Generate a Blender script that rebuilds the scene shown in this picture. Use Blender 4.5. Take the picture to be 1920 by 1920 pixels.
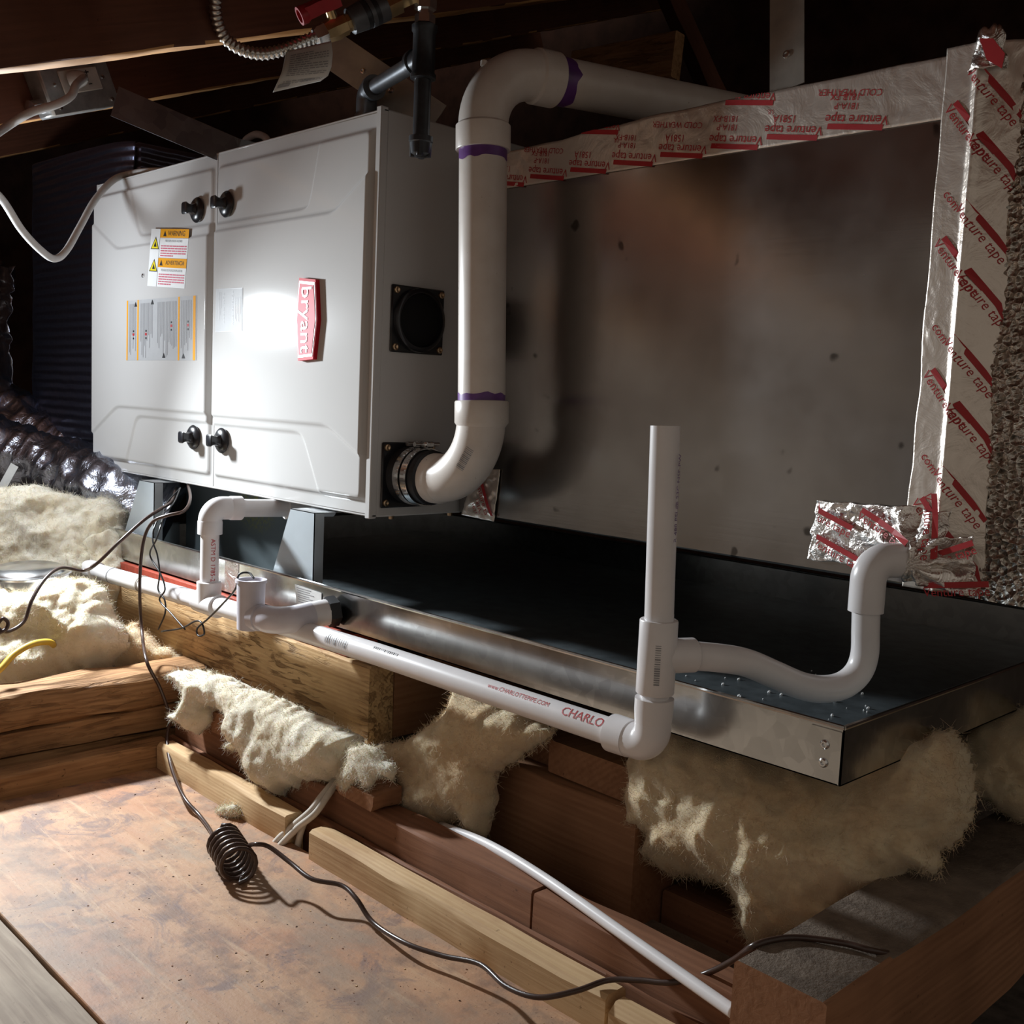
import bpy, bmesh, math, random
import numpy as np
from mathutils import Vector, Matrix, noise

for o in list(bpy.data.objects):
    bpy.data.objects.remove(o, do_unlink=True)
random.seed(7)
SC = bpy.context.scene
COL = SC.collection
V = Vector

# ------------------------------------------------------------------ camera
F_PX = 2008.9
YAW, PIT, ROL = -0.7990, -0.1049, 0.0444
CAM = V((1.1573, -0.8654, 0.1667))
_cy, _sy, _cp, _sp = math.cos(YAW), math.sin(YAW), math.cos(PIT), math.sin(PIT)
FWD = V((_sy * _cp, _cy * _cp, _sp))
_r = V((_cy, -_sy, 0)); _u = _r.cross(FWD)
RGT = _r * math.cos(ROL) + _u * math.sin(ROL)
UPV = _u * math.cos(ROL) - _r * math.sin(ROL)
cd = bpy.data.cameras.new('camera'); cam = bpy.data.objects.new('camera', cd); COL.objects.link(cam)
cd.sensor_width = 36.0; cd.lens = F_PX / 1920 * 36; cd.clip_start = 0.02
cam.matrix_world = Matrix(((RGT.x, UPV.x, -FWD.x, CAM.x), (RGT.y, UPV.y, -FWD.y, CAM.y),
                           (RGT.z, UPV.z, -FWD.z, CAM.z), (0, 0, 0, 1)))
SC.camera = cam

# ------------------------------------------------------------------ world, lamp, exposure
w = bpy.data.worlds.new('attic_air'); SC.world = w; w.use_nodes = True
bg = w.node_tree.nodes['Background']; bg.inputs[0].default_value = (0.95, 0.84, 0.72, 1); bg.inputs[1].default_value = 0.135
LAMP = V((-0.725, -0.298, 0.304))
ld = bpy.data.lights.new('work_lamp', 'SPOT'); lo = bpy.data.objects.new('work_lamp', ld); COL.objects.link(lo)
ld.energy = 42; ld.color = (0.89, 0.955, 1.0); ld.spot_size = math.radians(139); ld.spot_blend = 1.0; ld.shadow_soft_size = 0.03
lo.location = LAMP
lo.rotation_euler = V((0.80, -0.25, -0.49)).to_track_quat('-Z', 'Y').to_euler()
ld2 = bpy.data.lights.new('work_lamp_spill', 'POINT'); lo2 = bpy.data.objects.new('work_lamp_spill', ld2); COL.objects.link(lo2)
ld2.energy = 2.4; ld2.color = (0.86, 0.93, 1.0); ld2.shadow_soft_size = 0.03; lo2.location = LAMP
ld3 = bpy.data.lights.new('work_lamp_downlight', 'SPOT'); lo3 = bpy.data.objects.new('work_lamp_downlight', ld3); COL.objects.link(lo3)
ld3.energy = 1.4; ld3.color = (0.90, 0.955, 1.0); ld3.spot_size = math.radians(140); ld3.spot_blend = 1.0; ld3.shadow_soft_size = 0.03; lo3.location = LAMP
lo3.rotation_euler = V((-0.15, 0.08, -1.0)).to_track_quat('-Z', 'Y').to_euler()
SC.view_settings.view_transform = 'Standard'; SC.view_settings.look = 'None'
SC.view_settings.gamma = 1; SC.view_settings.use_curve_mapping = False
SC.view_settings.exposure = 0.95

# ------------------------------------------------------------------ pixel helpers (a pixel is a direction; distance comes from a plane)
def ray(px, py): return FWD + RGT * ((px - 960) / F_PX) - UPV * ((py - 960) / F_PX)
def at(px, py, ax, val):
    d = ray(px, py); i = 'xyz'.index(ax); return CAM + d * ((val - CAM[i]) / d[i])
def dep(px, py, t): return CAM + ray(px, py) * t
def on(px, py, p, n):
    d = ray(px, py); return CAM + d * ((V(p) - CAM).dot(n) / d.dot(n))

# ------------------------------------------------------------------ materials
MATS = {}
class NT:
    def __init__(s, name):
        m = bpy.data.materials.new(name); m.use_nodes = True; s.m = m; s.t = m.node_tree
        s.b = s.t.nodes['Principled BSDF']; MATS[name] = m
    def n(s, typ, **kw):
        nd = s.t.nodes.new(typ)
        for k, v in kw.items():
            if k.startswith('i_'):
                k = k[2:]; k = int(k) if k.isdigit() else k.replace('_', ' ')
                if hasattr(v, 'outputs'): s.t.links.new(v.outputs[0], nd.inputs[k])
                elif hasattr(v, 'is_output'): s.t.links.new(v, nd.inputs[k])
                else: nd.inputs[k].default_value = v
            else: setattr(nd, k, v)
        return nd
    def ln(s, a, b): s.t.links.new(a, b)
    def ramp(s, src, stops):
        r = s.n('ShaderNodeValToRGB', i_0=src); e = r.color_ramp.elements
        while len(e) < len(stops): e.new(0.5)
        for el, (p, c) in zip(e, stops):
            el.position = p; el.color = (c, c, c, 1) if isinstance(c, (int, float)) else (*c, 1)
        return r.outputs[0]
    def mix(s, fac, a, b, mode='MIX'):
        x = s.n('ShaderNodeMix', data_type='RGBA', blend_type=mode)
        for sock, v in ((x.inputs[0], fac), (x.inputs[6], a), (x.inputs[7], b)):
            if hasattr(v, 'is_output'): s.ln(v, sock)
            elif isinstance(v, (int, float)): sock.default_value = v
            else: sock.default_value = (*v, 1)
        return x.outputs[2]
    def coord(s, scale=(1, 1, 1), rnd=0.0, loc=(0, 0, 0), out='Object'):
        tc = s.n('ShaderNodeTexCoord'); mp = s.n('ShaderNodeMapping', i_0=tc.outputs[out])
        mp.inputs['Scale'].default_value = scale; mp.inputs['Location'].default_value = loc
        if rnd:
            oi = s.n('ShaderNodeObjectInfo'); mu = s.n('ShaderNodeVectorMath', operation='SCALE')
            mu.inputs[0].default_value = (rnd, rnd * 1.7, rnd * 2.3); s.ln(oi.outputs['Random'], mu.inputs['Scale'])
            ad = s.n('ShaderNodeVectorMath', operation='ADD', i_0=mp, i_1=mu); return ad.outputs[0]
        return mp.outputs[0]
    def noise(s, vec, scale, detail=4, rough=0.55, dist=0.0):
        return s.n('ShaderNodeTexNoise', i_Vector=vec, i_Scale=scale, i_Detail=detail, i_Roughness=rough, i_Distortion=dist).outputs[0]
    def bump(s, h, strength=0.3, dist=0.002, prev=None):
        b = s.n('ShaderNodeBump', i_Height=h, i_Strength=strength, i_Distance=dist)
        if prev is not None: s.ln(prev, b.inputs['Normal'])
        return b.outputs[0]
    def set(s, **kw):
        for k, v in kw.items():
            k = k.replace('_', ' ')
            if hasattr(v, 'is_output'): s.ln(v, s.b.inputs[k])
            elif isinstance(v, (int, float)): s.b.inputs[k].default_value = v
            else: s.b.inputs[k].default_value = (*v, 1)
        return s

def plain(name, col, rough=0.5, metal=0.0, grime=0.06, bump=0.0, sc=60, spec=0.5):
    t = NT(name); c = t.coord(); nz = t.noise(c, sc, 5)
    dark = tuple(x * (1 - grime * 3) for x in col)
    t.set(Base_Color=t.mix(t.ramp(nz, [(0.35, 0), (0.75, 1)]), col, dark), Metallic=metal, Roughness=rough)
    t.b.inputs['Specular IOR Level'].default_value = spec
    if bump: t.set(Normal=t.bump(t.noise(c, sc * 3, 3), bump, 0.001))
    return t.m

def wood(name, light, dark, ring=90, rough=0.72, streak=0.5, rings_off=(0.0, 0.07, 0.05), stain=None, stain_amt=0.5, relief=0.25, chips=0.0, rmin=0.15):
    t = NT(name)
    c = t.coord((1, 1, 1), rnd=0.37)
    long = t.n('ShaderNodeVectorMath', operation='MULTIPLY', i_0=c); long.inputs[1].default_value = (2.2, 40, 40)
    fine = t.noise(long.outputs[0], 3.0, 6, 0.6, 0.6)
    off = t.n('ShaderNodeVectorMath', operation='ADD', i_0=c); off.inputs[1].default_value = rings_off
    sq = t.n('ShaderNodeVectorMath', operation='MULTIPLY', i_0=off.outputs[0]); sq.inputs[1].default_value = (0.12, 1, 1)
    wv = t.n('ShaderNodeTexWave', wave_type='RINGS', rings_direction='X', i_Vector=sq.outputs[0], i_Scale=ring / 6.28, i_Distortion=2.6, i_Detail=3.5, i_Detail_Scale=2.0)
    rg0 = t.ramp(wv.outputs[1], [(0.2, 0), (0.9, 1)]); mk = t.ramp(t.noise(c, 5, 3), [(0.35, rmin), (0.7, 0.8)])
    mm = t.n('ShaderNodeMath', operation='MULTIPLY', i_0=rg0, i_1=mk); rg = mm.outputs[0]
    mid = tuple(0.55 * a + 0.45 * b for a, b in zip(light, dark))
    col = t.mix(rg, light, mid)
    col = t.mix(t.ramp(fine, [(0.42, 0), (0.72, streak)]), col, dark)
    big = t.noise(c, 7, 4, 0.6)
    col = t.mix(t.ramp(big, [(0.5, 0), (0.8, stain_amt)]), col, stain or tuple(x * 0.45 for x in dark))
    spk = t.noise(c, 160, 2, 0.5)
    col = t.mix(t.ramp(spk, [(0.70, 0), (0.78, 0.6)]), col, tuple(x * 0.3 for x in dark))
    base_n = t.bump(fine, relief, 0.002)
    if chips:
        cv = t.n('ShaderNodeVectorMath', operation='MULTIPLY', i_0=c); cv.inputs[1].default_value = (16, 120, 120)
        cm = t.ramp(t.noise(cv.outputs[0], 1.0, 4, 0.6, 0.8), [(0.50, 0), (0.60, 1)]); zone = t.ramp(t.noise(c, 9, 3), [(0.42, 0), (0.58, chips)])
        cz = t.n('ShaderNodeMath', operation='MULTIPLY', i_0=cm, i_1=zone)
        col = t.mix(cz.outputs[0], col, tuple(x * 0.55 for x in dark)); iv = t.n('ShaderNodeMath', operation='SUBTRACT', i_1=cz.outputs[0]); iv.inputs[0].default_value = 1.0
        base_n = t.bump(iv.outputs[0], 0.9, 0.003, base_n)
    t.set(Base_Color=col, Roughness=rough, Normal=t.bump(rg, relief * 0.3, 0.0006, base_n))
    t.b.inputs['Specular IOR Level'].default_value = 0.25
    return t.m

# woods
wood('wood_pale', (0.60, 0.42, 0.235), (0.36, 0.20, 0.085), ring=520, stain=(0.26, 0.115, 0.055), stain_amt=0.55)
wood('wood_beam', (0.62, 0.42, 0.215), (0.36, 0.19, 0.075), ring=420, stain=(0.16, 0.08, 0.035), stain_amt=0.45, relief=0.5, chips=0.8, rmin=0.45)
wood('wood_joist', (0.40, 0.225, 0.105), (0.165, 0.075, 0.03), ring=330, streak=0.75, stain=(0.06, 0.028, 0.014), stain_amt=0.7, chips=0.5)
wood('wood_red', (0.25, 0.115, 0.062), (0.125, 0.05, 0.026), ring=300, stain=(0.06, 0.026, 0.015))
wood('wood_rafter', (0.155, 0.062, 0.036), (0.075, 0.03, 0.018), ring=300, stain=(0.03, 0.014, 0.01), rough=0.6)
wood('wood_sheathing', (0.25, 0.105, 0.062), (0.14, 0.055, 0.034), ring=200, stain=(0.07, 0.028, 0.02), rough=0.7)
wood('wood_lit_orange', (0.62, 0.34, 0.14), (0.40, 0.19, 0.07), ring=420, stain_amt=0.2)
wood('wood_grey', (0.42, 0.34, 0.26), (0.22, 0.16, 0.115), ring=260, streak=0.8, stain=(0.12, 0.09, 0.07))
wood('wood_block', (0.32, 0.16, 0.085), (0.17, 0.075, 0.035), ring=300, stain=(0.08, 0.035, 0.02), stain_amt=0.4)
def dusty_top():
    t = NT('dust_grey'); c = t.coord()
    t.set(Base_Color=t.mix(t.ramp(t.noise(c, 45, 6), [(0.3, 0), (0.7, 1)]), (0.13, 0.095, 0.07), (0.24, 0.185, 0.14)), Roughness=0.95, Normal=t.bump(t.noise(c, 160, 5, 0.7), 0.8, 0.004))
dusty_top()
def plywood():
    t = NT('plywood_stained'); c = t.coord((1, 1, 1))
    lng = t.coord((1.3, 9, 9)); n1 = t.noise(lng, 4, 8, 0.62, 0.5); n2 = t.noise(c, 6, 7, 0.62, 0.4); n3 = t.noise(c, 22, 6, 0.65)
    col = t.mix(t.ramp(n1, [(0.3, 0), (0.7, 1)]), (0.40, 0.215, 0.115), (0.50, 0.30, 0.17))
    col = t.mix(t.ramp(n2, [(0.42, 0), (0.62, 0.85)]), col, (0.40, 0.185, 0.095))
    col = t.mix(t.ramp(n3, [(0.47, 0), (0.64, 0.85)]), col, (0.20, 0.115, 0.075))
    lng2 = t.coord((2, 7, 7), loc=(3, 1, 0)); n4 = t.noise(lng2, 2.4, 6, 0.65, 0.7)
    col = t.mix(t.ramp(n4, [(0.58, 0), (0.70, 0.6)]), col, (0.30, 0.25, 0.19))
    n5 = t.noise(t.coord((1, 1, 1), loc=(1.3, 4, 0)), 11, 7, 0.7, 1.0)
    col = t.mix(t.ramp(n5, [(0.54, 0), (0.62, 0.8)]), col, (0.17, 0.105, 0.09))
    n6 = t.noise(t.coord((1.6, 14, 14), loc=(0.4, 2, 0)), 5, 7, 0.68, 0.5)
    col = t.mix(t.ramp(n6, [(0.56, 0), (0.66, 0.5)]), col, (0.56, 0.375, 0.23))
    n7 = t.noise(t.coord((1, 1, 1), loc=(7, 2, 0)), 4.5, 6, 0.7, 0.6)
    col = t.mix(t.ramp(n7, [(0.49, 0), (0.62, 0.75)]), col, (0.28, 0.195, 0.135))
    sp = t.noise(c, 260, 2, 0.5)
    col = t.mix(t.ramp(sp, [(0.66, 0), (0.74, 0.8)]), col, (0.13, 0.07, 0.04))
    t.set(Base_Color=col, Roughness=0.62, Normal=t.bump(n1, 0.25, 0.003, t.bump(t.noise(c, 130, 6, 0.7), 0.35, 0.0015)))
plywood()
# sheet metals and paint
def paint():
    t = NT('cabinet_paint'); c = t.coord(); n1 = t.noise(c, 240, 2)
    t.set(Base_Color=t.mix(t.ramp(t.noise(c, 9, 4), [(0.3, 0), (0.8, 0.10)]), (0.545, 0.54, 0.53), (0.42, 0.41, 0.40)), Roughness=0.125, Normal=t.bump(n1, 0.010, 0.0003))
    t.b.inputs['Specular IOR Level'].default_value = 0.13
paint()
def galv(name, a, b, rough=0.38, sc=55, spots=0.0):
    t = NT(name); c = t.coord()
    v = t.n('ShaderNodeTexVoronoi', i_Vector=c, i_Scale=sc).outputs['Color']
    g = t.noise(c, 5, 5, 0.6)
    col = t.mix(t.ramp(v, [(0.2, 0), (0.8, 1)]), a, b)
    col = t.mix(t.ramp(g, [(0.45, 0), (0.75, 0.45)]), col, tuple(x * 0.5 for x in a))
    if spots:
        col = t.mix(t.ramp(t.noise(c, 30, 2, 0.4), [(0.72, 0), (0.76, spots)]), col, (0.03, 0.025, 0.02))
    sc_ = t.noise(t.coord((1, 30, 30)), 6, 4)
    t.set(Base_Color=col, Metallic=1.0, Roughness=t.ramp(t.noise(c, 14, 4), [(0.2, rough * 0.8), (0.8, min(1, rough * 1.25))]), Normal=t.bump(sc_, 0.05, 0.0008))
plain('strap_zinc', (0.46, 0.43, 0.38), 0.42, 0.4, 0.1, sc=30)
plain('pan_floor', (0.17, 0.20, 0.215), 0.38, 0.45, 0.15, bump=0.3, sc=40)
plain('leg_zinc', (0.50, 0.56, 0.60), 0.42, 0.35, 0.05, sc=12)
galv('galvanised', (0.52, 0.55, 0.57), (0.66, 0.68, 0.70), 0.40)
galv('galvanised_pan', (0.50, 0.50, 0.49), (0.60, 0.60, 0.59), 0.19, 80)
galv('coil_panel_steel', (0.41, 0.385, 0.365), (0.43, 0.405, 0.385), 0.23, 30, 0.7)
galv('strap_steel', (0.25, 0.26, 0.29), (0.34, 0.36, 0.39), 0.30)
def foil(name, col, rough, sc, strength, vor=0.0, rows=False, dist=0.006, metal=1.0):
    t = NT(name); c = t.coord()
    h = t.noise(c, sc, 6, 0.6, 0.9)
    nrm = t.bump(h, strength, dist)
    if vor:
        v = t.n('ShaderNodeTexVoronoi', i_Vector=c, i_Scale=vor, feature='SMOOTH_F1', i_Smoothness=0.25, i_Randomness=0.75)
        nrm = t.bump(v.outputs[0], 0.9, 0.012, nrm)
    if rows:
        wv = t.n('ShaderNodeTexWave', wave_type='BANDS', bands_direction='Z', i_Vector=c, i_Scale=17, i_Distortion=0.8, i_Detail=3, i_Detail_Scale=1.6)
        nrm = t.bump(wv.outputs[1], 0.7, 0.006, nrm)
    t.set(Base_Color=col, Metallic=metal, Roughness=rough, Normal=nrm)
foil('foil_tape', (0.80, 0.72, 0.64), 0.34, 26, 0.35, metal=0.6)
foil('foil_crumpled', (0.82, 0.78, 0.74), 0.24, 45, 0.9)
foil('foil_bubble', (0.72, 0.68, 0.62), 0.22, 90, 0.6, vor=130)
foil('foil_bubble_rows', (0.17, 0.18, 0.26), 0.40, 70, 0.15, vor=0, rows=True)
foil('foil_flex', (0.50, 0.53, 0.62), 0.26, 22, 0.9)
# plastics and small metals
plain('pvc_white', (0.80, 0.775, 0.775), 0.30, grime=0.03, sc=25)
def aged():
    t = NT('pvc_aged'); c = t.coord(); col = t.mix(t.ramp(t.noise(c, 30, 5), [(0.35, 0), (0.75, 1)]), (0.74, 0.69, 0.64), (0.66, 0.60, 0.54))
    col = t.mix(t.ramp(t.noise(c, 130, 3, 0.6), [(0.71, 0), (0.75, 0.7)]), col, (0.22, 0.15, 0.11))
    t.set(Base_Color=col, Roughness=0.33)
aged()
plain('pvc_cup', (0.66, 0.64, 0.70), 0.35, grime=0.03)
plain('primer_purple', (0.16, 0.055, 0.27), 0.35, grime=0.15, sc=40)
plain('black_plastic', (0.012, 0.012, 0.015), 0.28, grime=0.1)
plain('black_rubber', (0.013, 0.013, 0.016), 0.55, grime=0.1)
plain('black_hole', (0.004, 0.004, 0.005), 0.9)
plain('black_iron', (0.045, 0.05, 0.058), 0.36, 0.5, 0.15, 0.1)
plain('iron_grey', (0.14, 0.15, 0.165), 0.42, 0.6, 0.12, 0.1)
plain('steel_bright', (0.72, 0.72, 0.72), 0.22, 1.0, 0.05)
plain('steel_flex', (0.66, 0.64, 0.60), 0.3, 1.0, 0.08)
plain('screw_brass', (0.60, 0.42, 0.26), 0.35, 1.0, 0.1)
plain('brass', (0.75, 0.56, 0.30), 0.28, 1.0, 0.08)
plain('red_handle', (0.42, 0.02, 0.03), 0.4)
plain('zinc_box', (0.46, 0.46, 0.45), 0.45, 0.75, 0.12)
plain('receptacle_grey', (0.50, 0.46, 0.41), 0.5)
plain('plug_clear', (0.58, 0.58, 0.57), 0.22)
plain('cord_grey', (0.50, 0.49, 0.48), 0.42)
plain('cord_tan', (0.33, 0.29, 0.25), 0.5)
plain('cable_white', (0.62, 0.57, 0.50), 0.45)
plain('cable_yellow', (0.62, 0.42, 0.05), 0.4)
plain('wire_brown', (0.058, 0.032, 0.024), 0.30, grime=0.1)
plain('wire_black', (0.012, 0.012, 0.013), 0.35)
plain('red_wood_strip', (0.46, 0.075, 0.04), 0.6, grime=0.12, bump=0.3, sc=90)
plain('label_white', (0.78, 0.80, 0.80), 0.55, grime=0.0, spec=0.15)
plain('label_silver', (0.44, 0.45, 0.46), 0.55, grime=0.02, spec=0.15)
plain('label_orange', (0.80, 0.36, 0.02), 0.55, grime=0.0, spec=0.15)
plain('label_yellow', (0.85, 0.70, 0.03), 0.55, grime=0.0, spec=0.15)
plain('ink_black', (0.02, 0.02, 0.022), 0.5, grime=0)
plain('ink_grey', (0.26, 0.26, 0.27), 0.5, grime=0)
plain('ink_red', (0.48, 0.025, 0.03), 0.5, grime=0.05)
plain('ink_pink', (0.62, 0.14, 0.20), 0.5, grime=0)
plain('badge_red', (0.55, 0.012, 0.03), 0.55, grime=0, spec=0.15)
plain('badge_face', (0.62, 0.10, 0.13), 0.55, grime=0, spec=0.15)
plain('badge_silver', (0.80, 0.80, 0.82), 0.5, 0.2, grime=0, spec=0.2)
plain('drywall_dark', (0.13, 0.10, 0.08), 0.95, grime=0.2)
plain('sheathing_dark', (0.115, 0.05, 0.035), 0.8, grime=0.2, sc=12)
plain('label_tag', (0.60, 0.60, 0.58), 0.55, grime=0.05)
def fluff(name, a, b):
    t = NT(name); c = t.coord(); n1 = t.noise(c, 16, 6, 0.62, 0.5); n2 = t.noise(c, 140, 6, 0.7, 1.0)
    col = t.mix(t.ramp(n1, [(0.35, 0), (0.7, 1)]), a, b)
    t.set(Base_Color=col, Roughness=1.0, Normal=t.bump(t.noise(c, 420, 5, 0.7, 1.5), 0.8, 0.0012, t.bump(n2, 0.7, 0.0025, t.bump(t.noise(c, 60, 6, 0.65, 0.8), 0.35, 0.004))))
    t.b.inputs['Specular IOR Level'].default_value = 0.0
    t.b.inputs['Sheen Weight'].default_value = 0.25
    t.b.inputs['Subsurface Weight'].default_value = 0.35
    t.b.inputs['Subsurface Radius'].default_value = (0.02, 0.014, 0.008); t.b.inputs['Subsurface Scale'].default_value = 0.5
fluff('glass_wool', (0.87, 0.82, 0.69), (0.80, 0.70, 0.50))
fluff('glass_wool_bounce_tan', (0.82, 0.69, 0.47), (0.74, 0.53, 0.31))  # warmer tan copy of the wool; bounce light from red wood is in the colour
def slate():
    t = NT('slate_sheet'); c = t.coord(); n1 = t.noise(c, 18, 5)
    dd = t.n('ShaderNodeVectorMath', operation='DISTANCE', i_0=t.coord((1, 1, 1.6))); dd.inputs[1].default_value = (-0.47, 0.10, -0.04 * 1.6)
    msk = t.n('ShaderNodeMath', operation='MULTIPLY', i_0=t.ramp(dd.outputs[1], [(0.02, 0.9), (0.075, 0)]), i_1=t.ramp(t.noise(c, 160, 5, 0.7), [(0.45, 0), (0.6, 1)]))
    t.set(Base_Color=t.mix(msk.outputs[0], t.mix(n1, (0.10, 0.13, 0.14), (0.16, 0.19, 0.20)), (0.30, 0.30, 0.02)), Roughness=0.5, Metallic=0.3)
slate()
M = lambda n: MATS[n]

# ------------------------------------------------------------------ object helpers
def thing(name, label, cat, loc, group=None):
    o = bpy.data.objects.new(name, None); COL.objects.link(o); o.location = loc; o.empty_display_size = 0.05
    o['label'] = label; o['category'] = cat
    if group: o['group'] = group
    return o
def tag(o, label, cat, group=None):
    o['label'] = label; o['category'] = cat
    if group: o['group'] = group
    return o
def struct(o, label=None):
    o['kind'] = 'structure'
    if label: o['label'] = label
    return o
def world_loc(o):
    p = V(o.location)
    return p
def link(name, me, mats, parent=None, loc=None):
    o = bpy.data.objects.new(name, me); COL.objects.link(o)
    for m in (mats if isinstance(mats, (list, tuple)) else [mats]): me.materials.append(M(m) if isinstance(m, str) else m)
    if loc is not None: o.location = loc
    if parent is not None:
        o.parent = parent
        pm = Matrix.Identity(4); p = parent; chain = []
        while p is not None: chain.append(p); p = p.parent
        for p in reversed(chain): pm = pm @ p.matrix_parent_inverse @ p.matrix_basis
        o.matrix_parent_inverse = pm.inverted()
    return o

class B:
    """collects shapes into one bmesh"""
    def __init__(s): s.bm = bmesh.new(); s.mi = 0; s.sm = False
    def face(s, vs):
        try: f = s.bm.faces.new(vs); f.material_index = s.mi; f.smooth = s.sm; return f
        except ValueError: return None
    def raw(s, verts, faces, smooth=None):
        vs = [s.bm.verts.new(v) for v in verts]
        for f in faces:
            ff = s.face([vs[i] for i in f])
            if ff and smooth is not None: ff.smooth = smooth
        return vs
    def box(s, lo, hi, bev=0.0, mat=None):
        x0, y0, z0 = lo; x1, y1, z1 = hi; b = min(bev, 0.45 * min(abs(x1 - x0), abs(y1 - y0), abs(z1 - z0)))
        T = (lambda p: mat @ V(p)) if mat is not None else (lambda p: V(p))
        if b <= 0:
            p = [T(q) for q in ((x0, y0, z0), (x1, y0, z0), (x1, y1, z0), (x0, y1, z0), (x0, y0, z1), (x1, y0, z1), (x1, y1, z1), (x0, y1, z1))]
            s.raw(p, [(0, 3, 2, 1), (4, 5, 6, 7), (0, 1, 5, 4), (1, 2, 6, 5), (2, 3, 7, 6), (3, 0, 4, 7)]); return
        idx = {}; vs = []
        for i, (cx, sx) in enumerate(((x0, 1), (x1, -1))):
            for j, (cy, sy) in enumerate(((y0, 1), (y1, -1))):
                for k, (cz, sz) in enumerate(((z0, 1), (z1, -1))):
                    for a in range(3):
                        p = [cx + sx * b, cy + sy * b, cz + sz * b]; p[a] = (cx, cy, cz)[a]
                        idx[i, j, k, a] = len(vs); vs.append(T(p))
        fs = []
        fs += [[idx[i, j, k, 0] for j, k in ((0, 0), (1, 0), (1, 1), (0, 1))] for i in (0, 1)]
        fs += [[idx[i, j, k, 1] for i, k in ((0, 0), (1, 0), (1, 1), (0, 1))] for j in (0, 1)]
        fs += [[idx[i, j, k, 2] for i, j in ((0, 0), (1, 0), (1, 1), (0, 1))] for k in (0, 1)]
        for j in (0, 1):
            for k in (0, 1): fs.append([idx[0, j, k, 1], idx[1, j, k, 1], idx[1, j, k, 2], idx[0, j, k, 2]])
        for i in (0, 1):
            for k in (0, 1): fs.append([idx[i, 0, k, 0], idx[i, 1, k, 0], idx[i, 1, k, 2], idx[i, 0, k, 2]])
            for j in (0, 1): fs.append([idx[i, j, 0, 0], idx[i, j, 1, 0], idx[i, j, 1, 1], idx[i, j, 0, 1]])
        for i in (0, 1):
            for j in (0, 1):
                for k in (0, 1): fs.append([idx[i, j, k, a] for a in range(3)])
        s.raw(vs, fs)
    def tube(s, pts, r, seg=16, caps=True, smooth=True):
        pts = [V(p) for p in pts]; n = len(pts); rr = r if isinstance(r, (list, tuple)) else [r] * n
        tg = [((pts[min(i + 1, n - 1)] - pts[max(i - 1, 0)]).normalized() if (pts[min(i + 1, n - 1)] - pts[max(i - 1, 0)]).length > 1e-9 else V((0, 0, 1))) for i in range(n)]
        a = tg[0].orthogonal().normalized(); rings = []
        for i in range(n):
            a = (a - tg[i] * a.dot(tg[i])); a = a.normalized() if a.length > 1e-6 else tg[i].orthogonal().normalized()
            b = tg[i].cross(a)
            rings.append([s.bm.verts.new(pts[i] + (a * math.cos(q) + b * math.sin(q)) * rr[i]) for q in (2 * math.pi * k / seg for k in range(seg))])
        for i in range(n - 1):
            for k in range(seg):
                f = s.face([rings[i][k], rings[i][(k + 1) % seg], rings[i + 1][(k + 1) % seg], rings[i + 1][k]])
                if f: f.smooth = smooth
        if caps: s.face(rings[0][::-1]); s.face(rings[-1])
    def lathe(s, prof, org, axis, seg=24, smooth=True, caps=True):
        """prof: list of (distance along axis, radius)"""
        org = V(org); ax = V(axis).normalized(); a = ax.orthogonal().normalized(); b = ax.cross(a); rings = []
        for d, r in prof:
            rings.append([s.bm.verts.new(org + ax * d + (a * math.cos(q) + b * math.sin(q)) * max(r, 1e-5)) for q in (2 * math.pi * k / seg for k in range(seg))])
        for i in range(len(rings) - 1):
            for k in range(seg):
                f = s.face([rings[i][k], rings[i][(k + 1) % seg], rings[i + 1][(k + 1) % seg], rings[i + 1][k]])
                if f: f.smooth = smooth
        if caps: s.face(rings[0][::-1]); s.face(rings[-1])
    def prism(s, poly, off, smooth=False):
        """poly: 3D points in order; off: extrusion vector"""
        a = [s.bm.verts.new(V(p)) for p in poly]; b = [s.bm.verts.new(V(p) + V(off)) for p in poly]
        s.face(a); s.face(b[::-1]); n = len(a)
        for i in range(n): s.face([a[i], b[i], b[(i + 1) % n], a[(i + 1) % n]])
    def make(s, name, mats, parent=None, loc=None, edge=True):
        bmesh.ops.recalc_face_normals(s.bm, faces=s.bm.faces[:])
        me = bpy.data.meshes.new(name)
        if loc is not None: bmesh.ops.translate(s.bm, verts=s.bm.verts[:], vec=-V(loc))
        s.bm.to_mesh(me); s.bm.free()
        if edge: me.set_sharp_from_angle(angle=math.radians(40))
        return link(name, me, mats, parent, loc)

def catmull(p, k=8):
    p = [V(q) for q in p]; out = []
    P = [p[0] * 2 - p[1]] + p + [p[-1] * 2 - p[-2]]
    for i in range(1, len(P) - 2):
        for j in range(k):
            t = j / k; a, b, c, d = P[i - 1], P[i], P[i + 1], P[i + 2]
            out.append(0.5 * ((2 * b) + (c - a) * t + (2 * a - 5 * b + 4 * c - d) * t * t + (3 * b - a - 3 * c + d) * t ** 3))
    out.append(p[-1]); return out
def fillet(p, r, k=10):
    p = [V(q) for q in p]; out = [p[0]]
    for i in range(1, len(p) - 1):
        a = (p[i - 1] - p[i]); b = (p[i + 1] - p[i]); ua, ub = a.normalized(), b.normalized()
        ang = ua.angle(ub); lim = 0.98 if len(p) == 3 else 0.49; L = min(r / math.tan(ang / 2), a.length * lim, b.length * lim); s0, s1 = p[i] + ua * L, p[i] + ub * L
        bis = (ua + ub).normalized(); rr = L * math.tan(ang / 2); cen = p[i] + bis * (rr / math.sin(ang / 2))
        v0, v1 = s0 - cen, s1 - cen; tot = v0.angle(v1); axv = v0.cross(v1).normalized()
        for j in range(k + 1): out.append(cen + Matrix.Rotation(tot * j / k, 3, axv) @ v0)
    out.append(p[-1]); return out

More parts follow.
